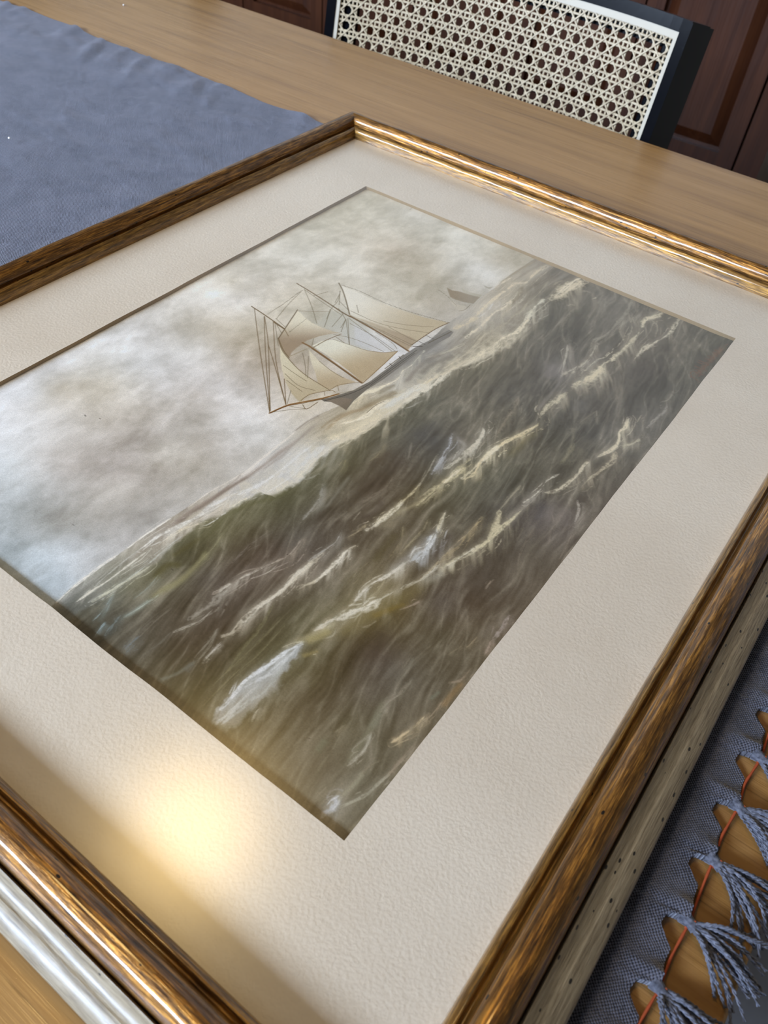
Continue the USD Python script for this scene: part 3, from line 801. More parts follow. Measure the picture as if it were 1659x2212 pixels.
["f",29.1,140,134,118,0.35,[-1427,9305,-1394,9536,-1332,9865]],
["f",27.9,135,130,116,0.35,[-600,14138,-482,13720,-397,13289]],
["f",26.4,135,130,116,0.3,[-513,13183,-411,12622,-239,11996]],
["f",64.7,205,200,186,0.6,[-2821,7904,-2691,7631,-2637,7241,-2681,6840]],
["f",52.2,186,190,198,0.5,[-3186,7327,-2948,6790,-2890,6366,-2862,6159]],
["f",42.6,212,200,168,0.75,[-2015,8741,-2145,8300,-2271,7808,-2321,7454,-2346,7071,-2275,6663,-2323,6451]],
["f",63.5,218,212,192,0.8,[-2321,7640,-2321,7272,-2322,7032]],
["s",130.2,120,112,78,0.4,[-1944,8476,-2001,7917,-2031,7462]],
["f",59.4,200,190,156,0.7,[-2441,6870,-2534,6384,-2578,6064,-2597,5609,-2617,5326]],
["f",30.2,222,216,200,0.6,[-2535,6613,-2557,6307,-2566,6046]],
["f",45.0,208,200,178,0.8,[-716,10083,-659,9797,-697,9565,-590,9335,-560,9044,-648,8781]],
["f",44.6,182,176,156,0.55,[-291,9659,-344,9421,-501,9221]],
["f",52.6,196,186,162,0.65,[-494,8977,-441,8716,-492,8313,-562,7961,-578,7719]],
["f",51.4,208,200,178,0.75,[-738,8459,-799,8226,-776,7836,-814,7574,-899,7277,-1020,7118]],
["f",40.2,214,210,196,0.7,[-1059,7709,-1142,7407,-1129,7191,-1143,6903,-1200,6637]],
["f",54.6,206,198,170,0.8,[-1139,6529,-1160,6093,-1215,5843,-1210,5500,-1265,5211,-1320,4928,-1505,4451]],
["f",46.8,190,180,150,0.6,[-1398,6151,-1300,5873,-1289,5631]],
["f",29.4,176,170,148,0.5,[-1458,6967,-1448,6588,-1441,6166]],
["f",35.4,186,172,142,0.6,[-1585,5837,-1578,5388,-1609,5067,-1623,4628,-1617,4177,-1664,3960]],
["f",62.3,206,210,214,0.75,[-2060,5181,-1935,4842,-1899,4491,-1903,4302]],
["f",32.5,214,210,192,0.7,[-2155,5561,-2058,5283,-1974,5053]],
["f",53.8,150,145,118,0.4,[-1229,8652,-1173,8265,-1163,7972]],
["s",44.8,136,132,114,0.35,[-1483,9075,-1274,8739]],
["f",29.1,186,180,170,0.6,[-473,7310,-335,7104,-256,6754]],
["s",191.5,122,114,110,0.45,[-583,7001,-311,6606]],
["s",154.1,90,88,88,0.45,[-922,6874,-797,6400]],
["f",19.1,150,142,132,0.45,[-668,6717,-549,6558]],
["f",18.4,140,130,118,0.35,[-501,6345,-376,6053]],
["f",18.4,130,122,104,0.3,[-900,6109,-836,5765]],
["f",16.9,160,148,130,0.45,[-726,4650,-716,4791]],
["f",18.2,150,140,126,0.35,[-188,6558,-118,6173,-84,5867]],
["f",17.9,150,140,126,0.3,[-765,6223,-661,5574,-470,5130]],
["f",70.6,190,196,202,0.85,[-2048,4944,-1945,4667,-1967,4412,-1987,4240]],
["f",26.6,226,226,222,0.7,[-2028,5042,-1980,4677,-2071,4481,-2005,4226]],
["f",37.1,206,198,172,0.7,[-2151,5531,-2080,5249,-1992,5031]],
["f",27.1,176,168,140,0.5,[-2283,5205,-2211,4930,-2213,4602,-2197,4258]],
["f",41.3,208,202,184,0.7,[-2005,4226,-2044,3890,-2098,3696,-2186,3477,-2221,3304,-2189,3047,-2191,2769]],
["f",24.6,176,166,136,0.5,[-2081,3673,-2034,3423,-2053,3229]],
["f",32.5,216,216,210,0.7,[-2254,3384,-2188,3188,-2189,3047]],
["f",42.3,206,198,176,0.7,[-2873,3928,-2924,3768,-2900,3555,-2896,3368,-2890,3113,-2919,2905,-3033,2667]],
["f",34.4,226,222,210,0.7,[-2932,3741,-2892,3562,-2899,3480]],
["f",34.9,180,180,174,0.6,[-3261,4045,-3178,3791,-3190,3623,-3218,3405,-3245,3190]],
["f",41.1,200,192,172,0.7,[-3192,3197,-3181,2907,-3187,2611,-3176,2337]],
["f",41.6,200,196,182,0.7,[-1564,4517,-1589,4268,-1632,4010,-1758,3723,-1866,3419,-1921,3198]],
["s",101.4,160,158,146,0.5,[-1413,4414,-1490,4202,-1581,4015]],
["f",62.9,200,192,164,0.75,[-1515,4443,-1436,4700,-1315,5115,-1234,5343,-1270,5723,-1416,6155]],
["f",26.3,214,212,200,0.6,[-1489,4446,-1399,4770,-1311,5198]],
["f",26.9,176,158,120,0.5,[-1573,5848,-1571,5345,-1546,5041,-1609,4711,-1599,4487]],
["s",190.7,116,104,68,0.5,[-1530,4021,-1608,3703,-1668,3407,-1841,3092,-1912,2829,-1950,2533,-2033,2367]],
["f",87.1,198,193,176,0.85,[-1894,3308,-1938,3149,-1991,3003,-2075,2830,-2126,2687,-2177,2545]],
["f",23.8,222,218,206,0.7,[-1945,3231,-2007,3024,-2092,2851,-2142,2707]],
["s",91.1,176,168,138,0.6,[-2144,2539,-2227,2306,-2309,2077,-2421,1795]],
["f",23.1,205,190,165,0.7,[-2226,2538,-2291,2451,-2259,2345,-2308,2207]],
["f",24.1,180,165,150,0.5,[-1395,3667,-1450,3517,-1539,3340]],
["f",18.5,176,170,155,0.5,[-3282,4572,-3254,4341]],
["f",22.3,165,155,125,0.45,[-2522,4792,-2357,4481,-2286,4067]],
["f",20.9,156,148,120,0.4,[-2497,3777,-2512,3463,-2476,3093]],
["s",122.9,88,80,52,0.4,[-2502,4602,-2464,4153,-2427,3797]],
["s",106.9,80,70,62,0.45,[-1791,5201,-1746,4833,-1738,4487]],
["f",16.9,160,148,132,0.5,[-738,4751,-719,4547]],
["s",74.8,72,62,54,0.4,[-3148,5079,-3097,4686,-3183,4443]],
["f",28.0,150,148,140,0.4,[-4075,4556,-3914,4209,-3928,3855]],
["f",27.0,170,158,130,0.5,[-3014,4418,-3043,4147,-3110,3929]],
["f",21.6,150,140,120,0.4,[-3645,3559,-3550,3166,-3606,2889]],
["f",49.9,178,168,154,0.65,[-3630,3444,-3589,3049,-3665,2796,-3772,2519,-3844,2276,-3896,2017,-3963,1749]],
["f",70.2,168,164,153,0.55,[-3858,1977,-3839,1713,-3853,1430,-3902,1189]],
["f",22.7,176,172,160,0.6,[-3756,1509,-3756,1276,-3811,1100,-3910,858]],
["f",47.8,192,184,166,0.75,[-3176,3471,-3198,3110,-3221,2794,-3193,2528,-3218,2296,-3257,2022,-3278,1735,-3247,1401,-3306,1256]],
["f",21.7,196,192,180,0.6,[-3233,1095,-3227,946,-3220,799]],
["f",22.1,140,136,124,0.45,[-3458,1325,-3394,1058,-3366,832]],
["f",30.8,150,142,126,0.5,[-3182,2256,-3180,1782,-3212,1365]],
["s",105.3,146,142,106,0.65,[-4648,2317,-4580,2032,-4537,1629,-4606,1288,-4629,1027]],
["s",68.8,156,170,164,0.6,[-4617,1071,-4633,754,-4680,567]],
["f",15.4,186,196,186,0.5,[-4586,1269,-4615,903,-4672,574]],
["s",98.0,84,80,50,0.6,[-4740,1824,-4907,1685,-4878,1310]],
["s",102.0,86,80,50,0.5,[-4925,2436,-4958,2095,-4999,1832]],
["f",21.3,150,148,118,0.5,[-4708,2697,-4618,2380,-4580,2032]],
["f",23.8,150,160,155,0.45,[-4878,1454,-4809,1190,-4810,912]],
["f",31.8,196,196,176,0.65,[-5106,1519,-5136,1203,-5192,837,-5247,483]],
["f",22.8,148,168,172,0.55,[-5110,767,-4992,426,-4967,249]],
["f",22.1,150,172,182,0.6,[-4808,348,-4743,113]],
["f",29.7,124,140,146,0.5,[-4732,573,-4635,202]],
["f",36.3,116,130,140,0.5,[-4245,489,-4232,189]],
["f",21.6,124,138,150,0.5,[-4182,353,-4166,182]],
["f",21.8,120,118,110,0.4,[-3941,833,-3922,596,-3975,246]],
["s",42.1,122,125,116,0.5,[-3297,736,-3359,389,-3487,140]],
["f",29.8,126,122,92,0.4,[-3111,2176,-2979,1717,-2918,1290,-2826,820]],
["f",22.6,130,124,112,0.4,[-4257,1131,-4262,828,-4230,501]],
["f",24.6,120,112,100,0.35,[-3935,2533,-3891,1950]],
["s",78.1,72,64,54,0.4,[-3517,2402,-3529,1696,-3573,1295]],
["f",21.8,128,122,96,0.4,[-2840,2062,-2826,1490,-2830,965,-2834,523]],
["f",25.9,128,120,112,0.4,[-4174,3228,-4201,2886,-4175,2370]],
["f",54.5,200,196,182,0.85,[-2314,2201,-2272,2382,-2223,2523,-2140,2658,-2073,2814,-1987,3056]],
["s",98.3,160,150,108,0.7,[-2306,1966,-2193,2154,-2127,2370]],
["s",58.8,160,146,98,0.5,[-2037,1965,-2101,1851,-2181,1724]],
["f",14.7,205,198,176,0.6,[-2038,1902,-2062,1851]],
["f",14.9,200,194,172,0.6,[-2314,1944,-2415,1839,-2489,1675]],
["s",66.3,134,132,112,0.55,[-785,1936,-746,1686,-671,1394,-643,1076,-638,826]],
["f",19.4,176,172,158,0.5,[-631,1372,-570,1134,-606,877]],
["f",28.0,146,138,122,0.45,[-696,2326,-705,2029,-774,1888]],
["f",22.1,140,134,118,0.3,[-922,2716,-892,2495]],
["f",26.6,168,150,116,0.6,[-221,1888,-274,1631,-334,1452]],
["f",13.2,140,130,108,0.45,[-976,1285,-996,1187,-976,1071]],
["f",17.9,132,126,100,0.4,[-2728,2009,-2684,1346,-2723,893,-2711,275]],
["s",180.2,76,66,54,0.45,[-1459,2852,-1343,2313]],
["s",99.2,80,72,50,0.4,[-1870,1732,-1699,1371]],
["s",84.8,100,100,96,0.4,[-3298,665,-3290,493]],
["f",22.0,150,146,134,0.4,[-3462,1310,-3332,1034,-3285,735]],
["f",18.3,176,172,164,0.5,[-3241,1171,-3230,932]],
["s",71.6,126,108,60,0.5,[-1530,3502,-1688,3199,-1809,2929]],
["f",28.0,150,145,130,0.5,[-680,2427,-671,2171,-732,1950,-734,1752]],
["f",29.3,136,132,118,0.35,[-881,2750,-813,2439]],
["f",26.7,196,180,148,0.7,[-205,2093,-215,1866,-299,1585,-341,1447]],
["f",55.3,176,166,160,0.65,[-145,4330,-123,4077,-118,3817]],
["f",38.1,172,156,142,0.6,[-125,3746,-78,3465]],
["s",70.8,148,122,86,0.55,[-79,2883,-94,2607,-96,2320]],
["f",29.1,170,155,135,0.5,[-112,3127,-124,2877,-226,2735]],
["s",42.3,128,133,118,0.5,[-261,2531,-295,2330]],
["f",15.3,165,152,126,0.55,[-357,3396,-332,3675]],
["f",15.1,156,144,120,0.45,[-510,3129,-417,3411]],
["f",19.1,160,150,135,0.5,[-30,1668,-80,1345,-97,1081,-125,840]],
["f",20.6,178,162,138,0.5,[-139,2456,-140,2173,-166,1932]],
["s",93.9,130,122,110,0.4,[-285,4011,-285,3681]],
["f",13.0,140,134,116,0.35,[-962,1161,-900,872]],
["f",53.6,176,179,184,0.8,[-431,390,-401,284,-424,155,-429,105]],
["f",18.1,200,202,206,0.7,[-426,441,-474,329,-477,242]],
["f",18.0,196,198,200,0.6,[-427,431,-387,369,-384,241]],
["f",43.1,148,147,128,0.6,[-392,883,-375,740,-394,552,-404,449]],
["f",24.4,168,166,150,0.65,[-324,325,-232,509,-161,678,-126,898,-97,1057]],
["f",25.7,150,138,120,0.45,[-97,1057,-92,1382,-73,1645]],
["f",19.3,176,172,158,0.6,[-638,1406,-559,1175,-569,943,-602,816]],
["f",13.0,160,156,142,0.5,[-640,1383,-665,1215,-690,1050,-639,1008]],
["s",67.5,138,138,122,0.5,[-724,1728,-678,1459]],
["f",26.9,192,176,146,0.6,[-201,2103,-238,1854,-317,1513]],
["f",13.3,146,138,116,0.45,[-999,1245,-1032,1091]],
["s",25.2,124,118,98,0.4,[-890,748,-865,509]],
["f",18.2,140,136,120,0.4,[-638,416,-658,193]],
["f",17.5,140,134,114,0.45,[-52,141,-42,220,-37,350]],
["s",90.4,116,120,100,0.4,[-1065,938,-1035,714]],
["f",15.6,140,132,112,0.4,[-286,1188,-372,979,-402,680,-414,460]],
["f",42.5,206,210,214,0.85,[-2314,1896,-2378,1734,-2417,1532,-2470,1231,-2523,967,-2521,780,-2489,579,-2488,372]],
["f",35.6,198,202,204,0.7,[-2322,1795,-2323,1486,-2339,1204,-2400,1037,-2461,843]],
["f",33.9,186,188,186,0.6,[-2216,1185,-2203,937,-2264,690,-2295,445,-2310,217]],
["f",27.0,196,198,196,0.6,[-2339,970,-2354,730,-2354,452,-2369,197]],
["f",20.1,180,176,160,0.6,[-2085,750,-2072,651,-2030,522]],
["s",103.8,120,108,82,0.55,[-4950,6780,-4860,7116,-4768,7458,-4733,7696]],
["s",70.7,112,104,84,0.5,[-5004,7307,-4942,7600,-4873,7842]],
["s",112.1,112,106,98,0.5,[-4766,7937,-4845,8549,-4861,8987,-4732,9435]],
["s",87.6,104,100,92,0.5,[-4694,8433,-4707,8865,-4537,9411]],
["s",84.8,176,172,165,0.5,[-3018,7278,-2810,7200,-2784,6916,-2839,6571]],
["s",139.2,160,158,152,0.45,[-2032,4753,-2001,4462,-2075,4167,-2132,3780]],
["s",104.4,150,146,136,0.4,[-3148,3977,-3099,3620,-3124,3291]],
["s",130.2,150,142,118,0.45,[-2807,5192,-2784,4951,-2796,4602,-2651,4809]],
["s",158.4,150,146,138,0.4,[-2087,12260,-2122,11483,-2154,10899]],
["f",55.7,222,216,200,0.9,[-5021,6085,-4893,6267,-4792,6486,-4733,6720,-4754,7066,-4686,7299]],
["f",97.5,214,206,184,0.8,[-4873,5611,-4774,5904,-4654,6220,-4575,6557,-4536,6865]],
["f",58.1,216,210,190,0.8,[-5193,6736,-5213,7122,-5112,7359,-5037,7635]],
["f",71.5,214,210,196,0.8,[-4431,7467,-4376,7777,-4333,8111,-4298,8569,-4275,8902]],
["f",70.9,212,204,184,0.8,[-4695,10224,-4684,10839,-4731,11426,-4677,11942,-4792,12609]],
["f",67.2,214,206,184,0.8,[-4158,9645,-4105,10177,-4066,10755,-3943,11212,-3987,11748]],
["f",52.9,216,216,212,0.8,[-5490,1635,-5459,2035,-5373,2396,-5269,2830,-5163,3279]],
["f",32.0,208,206,196,0.8,[-5428,268,-5411,567,-5381,929,-5375,1325,-5369,1737]],
["s",55.6,120,108,98,0.6,[-5456,2326,-5424,2750,-5390,3189,-5355,3644,-5291,4085]],
["f",55.7,214,208,190,0.8,[-2846,5247,-2859,4931,-2889,4608,-2937,4317]],
["f",42.4,212,208,196,0.8,[-2925,3845,-2899,3517,-2892,3221,-2903,2955]],
["f",41.4,210,206,196,0.7,[-2041,4119,-2080,3785,-2168,3528,-2205,3210,-2190,2907]],
["f",40.1,206,202,190,0.7,[-3199,3146,-3219,2759,-3203,2343,-3256,1989,-3258,1652]],
["f",41.1,198,194,182,0.7,[-3650,2846,-3753,2498,-3856,2193,-3919,1856]]],"wedge":[[172,176,180,142,138,124,-2570,1017,-1980,863,0.85,55.5,[-2322,1889,-2370,1788,-2417,1532,-2463,1222,-2523,967,-2521,766,-2489,565,-2473,356,-2442,138,-2223,181,-2178,376,-2206,543,-2145,702,-2143,871,-2096,1051,-2170,1252,-2183,1449,-2213,1667]]],"ship":[[176,176,160,178,182,178,-7535,8761,-6403,8513,0.75,65.9,[-7464,8387,-7571,9041,-7104,9114,-6415,9006,-5952,8395,-6139,8346,-6416,8297,-6810,8476,-7262,8401]],
[190,193,200,186,188,190,-6114,8777,-5585,8848,0.7,38.8,[-6847,8955,-6252,8901,-5754,8898,-5346,8884,-5515,8751,-5736,8571,-6037,8438,-6341,8365]],
[214,212,200,184,164,122,-7547,9666,-5521,9999,0.95,16.5,[-8006,9982,-7528,10017,-7054,10030,-6609,10071,-6199,10153,-5794,10233,-5454,10369,-5294,10418,-5360,10060,-5400,9723,-5431,9254,-5376,8957,-5863,9047,-6502,9141,-7122,9187,-7525,9545]],
[174,156,124,158,132,96,-6844,9132,-5468,9118,0.75,39.8,[-7102,9161,-6660,9258,-6158,9327,-5664,9396,-5439,9392,-5422,9241,-5376,8957,-5863,9047,-6502,9141]],
[212,206,180,152,126,92,-7815,8238,-7211,7614,0.95,15.6,[-8083,8522,-7805,8423,-7538,8362,-7242,8376,-7015,8414,-6819,8488,-6953,8336,-7093,8083,-7188,7778,-7179,7442,-7151,7249,-7075,7083,-7225,7123,-7484,7285,-7682,7430,-7801,7779,-7944,8163]],
[214,214,194,178,152,106,-6598,8260,-5716,7920,0.95,15.0,[-6994,7720,-6948,7986,-6768,8219,-6419,8288,-6034,8369,-5721,8542,-5522,8788,-5484,8385,-5449,7949,-5428,7435,-5777,7531,-6213,7621,-6629,7675]],
[206,198,168,182,158,116,-6594,7344,-5998,6837,0.95,18.1,[-6997,7607,-6863,7530,-6561,7412,-6258,7341,-5836,7309,-5532,7361,-5705,7062,-5784,6813,-5905,6777,-6094,6823,-6342,7041,-6597,7226,-6814,7417]],
[208,200,166,184,166,126,-7042,6940,-6141,6285,0.95,14.2,[-7457,7229,-7206,7101,-6915,6978,-6532,6871,-6179,6819,-5754,6804,-5862,6673,-5960,6480,-5992,6313,-5949,6111,-6256,6217,-6568,6400,-6919,6672,-7206,6945]],
[100,92,78,112,108,100,-5281,6897,-5168,9516,0.92,12.2,[-5728,6463,-5603,6670,-5420,7104,-5380,7357,-5336,7578,-5336,7926,-5329,8289,-5345,8728,-5318,9152,-5244,9539,-5135,10202,-5010,10197,-4975,9994,-5072,9376,-5151,9103,-5158,8465,-5169,7828,-5225,7278,-5201,6854,-5136,6536,-5302,6556,-5518,6535,-5629,6456]],
[132,112,88,120,100,76,-5442,6659,-5153,6557,0.7,11.4,[-5622,6519,-5436,6798,-5250,6887,-5136,6536,-5331,6549]],
[132,108,68,138,122,94,-5951,11492,-5407,11613,0.85,17.6,[-6130,11620,-5965,11609,-5797,11689,-5548,11739,-5321,11821,-5287,11470,-5471,11374,-5685,11322,-5846,11331,-5981,11464]],
[168,162,138,160,152,126,-5770,11793,-5391,11885,0.7,22.2,[-5885,11850,-5605,11829,-5332,11940,-5308,11801,-5548,11739,-5704,11690]],
[194,186,164,180,172,150,-5704,11208,-5341,11170,0.75,21.5,[-5817,11262,-5556,11170,-5357,11291,-5304,11111,-5355,11002,-5482,11008,-5653,11130]],
[150,142,120,150,142,120,-5519,12294,-5308,12358,0.7,22.7,[-5570,12327,-5413,12326,-5319,12428,-5322,12279,-5427,12247]]],"lines":[["l",32.1,124,98,56,0.9,[-8926,7943,-8479,7889,-7834,7791]],
["l",39.5,124,98,56,0.8,[-8174,7821,-7824,7779]],
["l",20.8,124,98,56,0.6,[-7834,7791,-7585,7642]],
["l",56.9,150,110,58,0.9,[-7204,7661,-6945,7655,-6201,7545,-5426,7419]],
["l",24.5,110,80,40,0.7,[-6926,7632,-6183,7523,-5436,7403]],
["l",34.1,124,98,56,0.9,[-8815,9345,-8199,9270,-7615,9184]],
["l",46.8,124,98,56,0.9,[-7639,9184,-7282,9128,-7057,9113]],
["l",60.9,150,110,58,0.9,[-7081,9135,-6464,9090,-5845,9022,-5345,8945]],
["l",26.4,112,84,46,0.7,[-7071,9122,-6448,9070,-5834,9007,-5362,8937]],
["l",26.4,112,88,50,0.9,[-8094,8534,-7821,7803,-7682,7430]],
["l",25.0,128,104,62,0.8,[-7682,7430,-7328,7188,-7066,7072]],
["l",19.6,140,118,80,0.8,[-7662,7407,-7471,7257,-7206,7101,-6532,6871,-5754,6804]],
["l",31.4,118,98,56,0.9,[-8117,10027,-7863,9849,-7546,9572,-7129,9180]],
["l",26.8,130,100,60,0.9,[-5287,10442,-5369,10073,-5400,9723,-5427,9154]],
["l",23.2,136,112,74,0.85,[-6928,7690,-6894,8066,-6800,8464]],
["l",22.5,186,172,136,0.8,[-7091,7127,-6984,7619]],
["l",30.2,220,215,200,0.8,[-7023,7584,-6914,7563]],
["l",22.2,158,126,72,0.85,[-5522,8788,-5484,8385,-5449,7949,-5414,7448]],
["l",45.1,156,108,50,0.95,[-6190,5496,-6093,5882,-5957,6121,-5705,6533,-5564,6832]],
["l",17.9,110,78,36,0.8,[-6181,5498,-6080,5867,-5927,6110,-5688,6513]],
["l",17.2,132,106,66,0.85,[-8812,7914,-7840,7002,-6207,5515]],
["l",17.0,132,106,66,0.85,[-8460,7840,-7442,6771,-6218,5538]],
["l",16.9,132,106,66,0.85,[-8453,7847,-7698,7131,-6650,6007,-6228,5562]],
["l",16.6,132,106,66,0.85,[-7698,7131,-6940,6542,-6122,5890]],
["l",17.0,132,106,66,0.85,[-8153,7797,-7398,7006,-6878,6523,-6122,5890]],
["l",16.1,132,106,66,0.85,[-6682,6479,-6139,5909]],
["l",14.2,128,114,82,0.65,[-8105,7798,-7503,7228]],
["l",14.4,128,114,82,0.65,[-8058,7799,-7751,7615]],
["l",12.5,128,114,82,0.65,[-6337,6286,-6120,5925]],
["l",15.2,128,114,82,0.65,[-8537,9168,-8473,8433,-8461,7950]],
["l",15.2,128,114,82,0.65,[-8532,9221,-8386,8559,-8206,7965]],
["l",15.2,128,114,82,0.65,[-8527,9274,-7937,8838,-7437,8412]],
["l",15.4,128,114,82,0.65,[-8490,9260,-7986,9162,-7234,9038]],
["l",15.3,128,114,82,0.65,[-7878,9786,-7659,9420,-7558,9054,-7235,8425]],
["l",14.8,128,114,82,0.65,[-7241,9077,-7114,8536]],
["l",14.7,128,114,82,0.65,[-7058,8935,-6848,8524]],
["l",14.5,128,114,82,0.65,[-7057,9024,-6429,8285]],
["l",15.1,128,114,82,0.65,[-8048,8509,-7522,8951]],
["l",15.7,128,114,82,0.65,[-8194,9204,-8067,9560]],
["l",13.4,128,114,82,0.65,[-6974,7390,-6656,7097,-6410,6832]],
["l",13.3,128,114,82,0.65,[-6808,7383,-6349,6813]],
["l",15.0,128,114,82,0.65,[-7571,9041,-7398,8710]],
["l",14.1,128,114,82,0.65,[-7131,7932,-6983,7700]],
["l",14.6,128,114,82,0.65,[-8219,7953,-7862,7850]],
["l",13.1,128,114,82,0.65,[-6986,6799,-6627,6748,-6292,6719]],
["l",12.9,128,114,82,0.65,[-6778,6613,-6329,6505,-5978,6605]],
["l",12.8,128,114,82,0.65,[-6609,6472,-6159,6408]],
["l",13.3,128,114,82,0.65,[-6530,7401,-6123,7312,-5806,7299]],
["l",12.2,128,114,82,0.65,[-6177,5541,-5962,5830,-5737,6062]],
["l",12.3,128,114,82,0.65,[-6028,5906,-5737,6062]],
["l",14.4,128,114,82,0.65,[-6901,8905,-6188,8876,-5559,8751]],
["l",14.5,128,114,82,0.65,[-7035,9045,-6215,8851,-5612,8703]],
["l",14.2,128,114,82,0.65,[-6817,8302,-6551,8256]],
["l",14.5,128,114,82,0.65,[-7069,8969,-6452,8304]],
["l",14.2,128,114,82,0.65,[-6915,8337,-6571,8484,-6128,8558,-5736,8571]],
["l",14.8,128,114,82,0.65,[-6951,8643,-7069,8969]],
["l",14.9,128,114,82,0.65,[-7190,9304,-6531,9333,-5967,9503,-5422,9788]],
["l",15.0,128,114,82,0.65,[-6413,9486,-5904,9734,-5451,10063]],
["l",14.6,128,114,82,0.65,[-6844,9132,-5955,9173,-5400,9179]],
["l",14.6,128,114,82,0.65,[-6952,9121,-6009,9123,-5379,9117]],
["l",14.6,128,114,82,0.65,[-6196,9379,-5628,9345,-5390,9354]],
["l",15.6,128,114,82,0.65,[-8010,10003,-7507,10085,-6949,10082,-6319,10157,-5785,10287,-5308,10422]],
["l",15.3,128,114,82,0.65,[-7238,9580,-7025,9366]],
["l",14.1,128,114,82,0.65,[-6799,8194,-6411,8281,-6028,8366,-5718,8547,-5519,8787]],
["l",14.3,128,114,82,0.65,[-6300,9026,-5790,8948,-5585,8848]],
["l",15.6,128,114,82,0.65,[-7530,9309,-7883,9781]],
["l",15.6,128,114,82,0.65,[-7663,9324,-7817,9698]],
["l",15.4,128,114,82,0.65,[-7252,9292,-7636,9442]],
["l",15.1,128,114,82,0.65,[-7459,9191,-7300,9111,-7049,8944]],
["l",15.7,120,94,54,0.8,[-5879,6105,-5737,6062,-5709,6358]],
["l",16.1,140,112,66,0.8,[-5986,6180,-5992,6313,-5960,6480,-5754,6804,-5646,6829]],
["l",14.1,140,116,76,0.7,[-5771,6824,-5721,7083,-5443,7440]],
["l",11.5,140,116,76,0.7,[-5808,6685,-5735,6610]],
["l",11.7,140,116,76,0.7,[-5734,7018,-5630,6915]],
["l",16.3,186,176,150,0.7,[-5601,6799,-5417,7104,-5352,7322]],
["l",14.4,60,54,44,0.7,[-5638,6467,-5375,7047,-5290,7518,-5273,8212,-5238,9090]],
["l",14.9,168,162,148,0.6,[-5203,7636,-5211,8374,-5211,9137]],
["l",17.2,76,70,58,0.7,[-5254,7470,-5228,8232,-5209,8961]],
["l",27.5,112,100,70,0.7,[-5358,8115,-5350,8768]],
["l",19.9,66,58,44,0.8,[-5389,8321,-5322,8295]],
["l",20.2,66,58,44,0.8,[-5385,8648,-5308,8608]],
["l",15.9,70,60,46,0.8,[-5392,9683,-5200,9672]],
["l",15.7,70,60,46,0.8,[-5385,9388,-5219,9378]],
["l",29.3,104,92,70,0.8,[-5196,9468,-5058,10177]],
["l",26.0,70,60,48,0.7,[-5375,9146,-5226,9282]],
["l",13.0,150,138,108,0.6,[-7673,7770,-7654,7829]],
["l",14.3,158,150,124,0.7,[-7663,7758,-7674,7811]],
["l",14.4,158,150,124,0.7,[-7670,7831,-7680,7883]],
["l",14.4,158,150,124,0.7,[-7677,7903,-7685,7955]],
["l",14.5,158,150,124,0.7,[-7683,7977,-7691,8027]],
["l",14.5,158,150,124,0.7,[-7690,8050,-7697,8100]],
["l",14.6,158,150,124,0.7,[-7697,8125,-7703,8173]],
["l",14.7,158,150,124,0.7,[-7704,8199,-7709,8247]],
["l",14.7,158,150,124,0.7,[-7711,8274,-7715,8321]],
["l",14.8,158,150,124,0.7,[-7718,8349,-7721,8395]],
["l",17.7,150,138,112,0.6,[-6246,11412,-5820,11291]],
["l",14.5,160,150,128,0.6,[-5862,11284,-5525,11123]],
["l",17.1,140,128,100,0.6,[-5375,10984,-5304,11111,-5320,11377]],
["l",15.9,90,78,58,0.5,[-4791,6752,-4796,7030,-4748,7243]],
["l",16.8,50,44,36,0.8,[-8721,3197,-8677,3183]],
["l",10.6,60,52,44,0.7,[-4815,1670,-4773,1669]],
["l",15.1,60,52,44,0.7,[-4092,9380,-4059,9346]],
["l",10.3,70,60,50,0.6,[-3616,3057,-3598,3060]],
["l",12.6,80,66,46,0.6,[-8448,3314,-8415,3308]],
["l",7.8,90,76,60,0.6,[-1268,797,-1225,814]],
["l",10.4,80,76,70,0.5,[-6715,1301,-6683,1302]],
["l",21.7,150,140,110,0.6,[-9002,14187,-9030,14379]]],"sig":[["s",94.1,122,92,72,0.55,[-223,12385,-192,12720,-172,13125,-152,13540,-110,13909]],
["l",17.0,146,98,74,0.75,[-339,12446,-301,12527,-174,12523,-60,12554]],
["l",16.8,146,98,74,0.75,[-284,12307,-189,12298,-82,12256]],
["l",16.9,146,98,74,0.75,[-347,12438,-267,12322]],
["l",17.1,146,98,74,0.75,[-329,12597,-271,12625,-121,12594]],
["l",17.2,146,98,74,0.75,[-360,12737,-271,12745,-158,12751,-86,12744]],
["l",17.3,146,98,74,0.75,[-373,12919,-267,12917,-140,12886]],
["l",17.4,146,98,74,0.75,[-368,12997,-229,13000,-110,12961]],
["l",17.5,146,98,74,0.75,[-285,13146,-208,13190,-115,13127]],
["l",17.6,146,98,74,0.75,[-268,13285,-191,13330,-95,13293]],
["l",17.8,146,98,74,0.75,[-261,13517,-194,13527,-110,13428]],
["l",17.9,146,98,74,0.75,[-236,13641,-162,13632,-85,13551]],
["l",18.0,146,98,74,0.75,[-193,13782,-105,13734]],
["l",18.2,146,98,74,0.75,[-124,13948,-80,14091]],
["l",17.0,146,98,74,0.75,[-278,12643,-168,12598,-148,12428]],
["l",17.2,146,98,74,0.75,[-247,12863,-140,12766]],
["l",17.4,146,98,74,0.75,[-219,13034,-105,13039]],
["l",17.6,146,98,74,0.75,[-219,13280,-94,13195]]]}
PAINT_GAIN, PAINT_HAZE = (1.33, 1.26, 1.17), (0.024, 0.024, 0.022)
def axis_samples(lo, hi, n, dens):
    """n positions from lo to hi, closer together where dens is larger."""
    t = np.linspace(lo, hi, 4000); c = np.concatenate([[0], np.cumsum((dens(t[1:]) + dens(t[:-1])) / 2)]); c /= c[-1]
    return np.interp(np.linspace(0, 1, n), c, t)
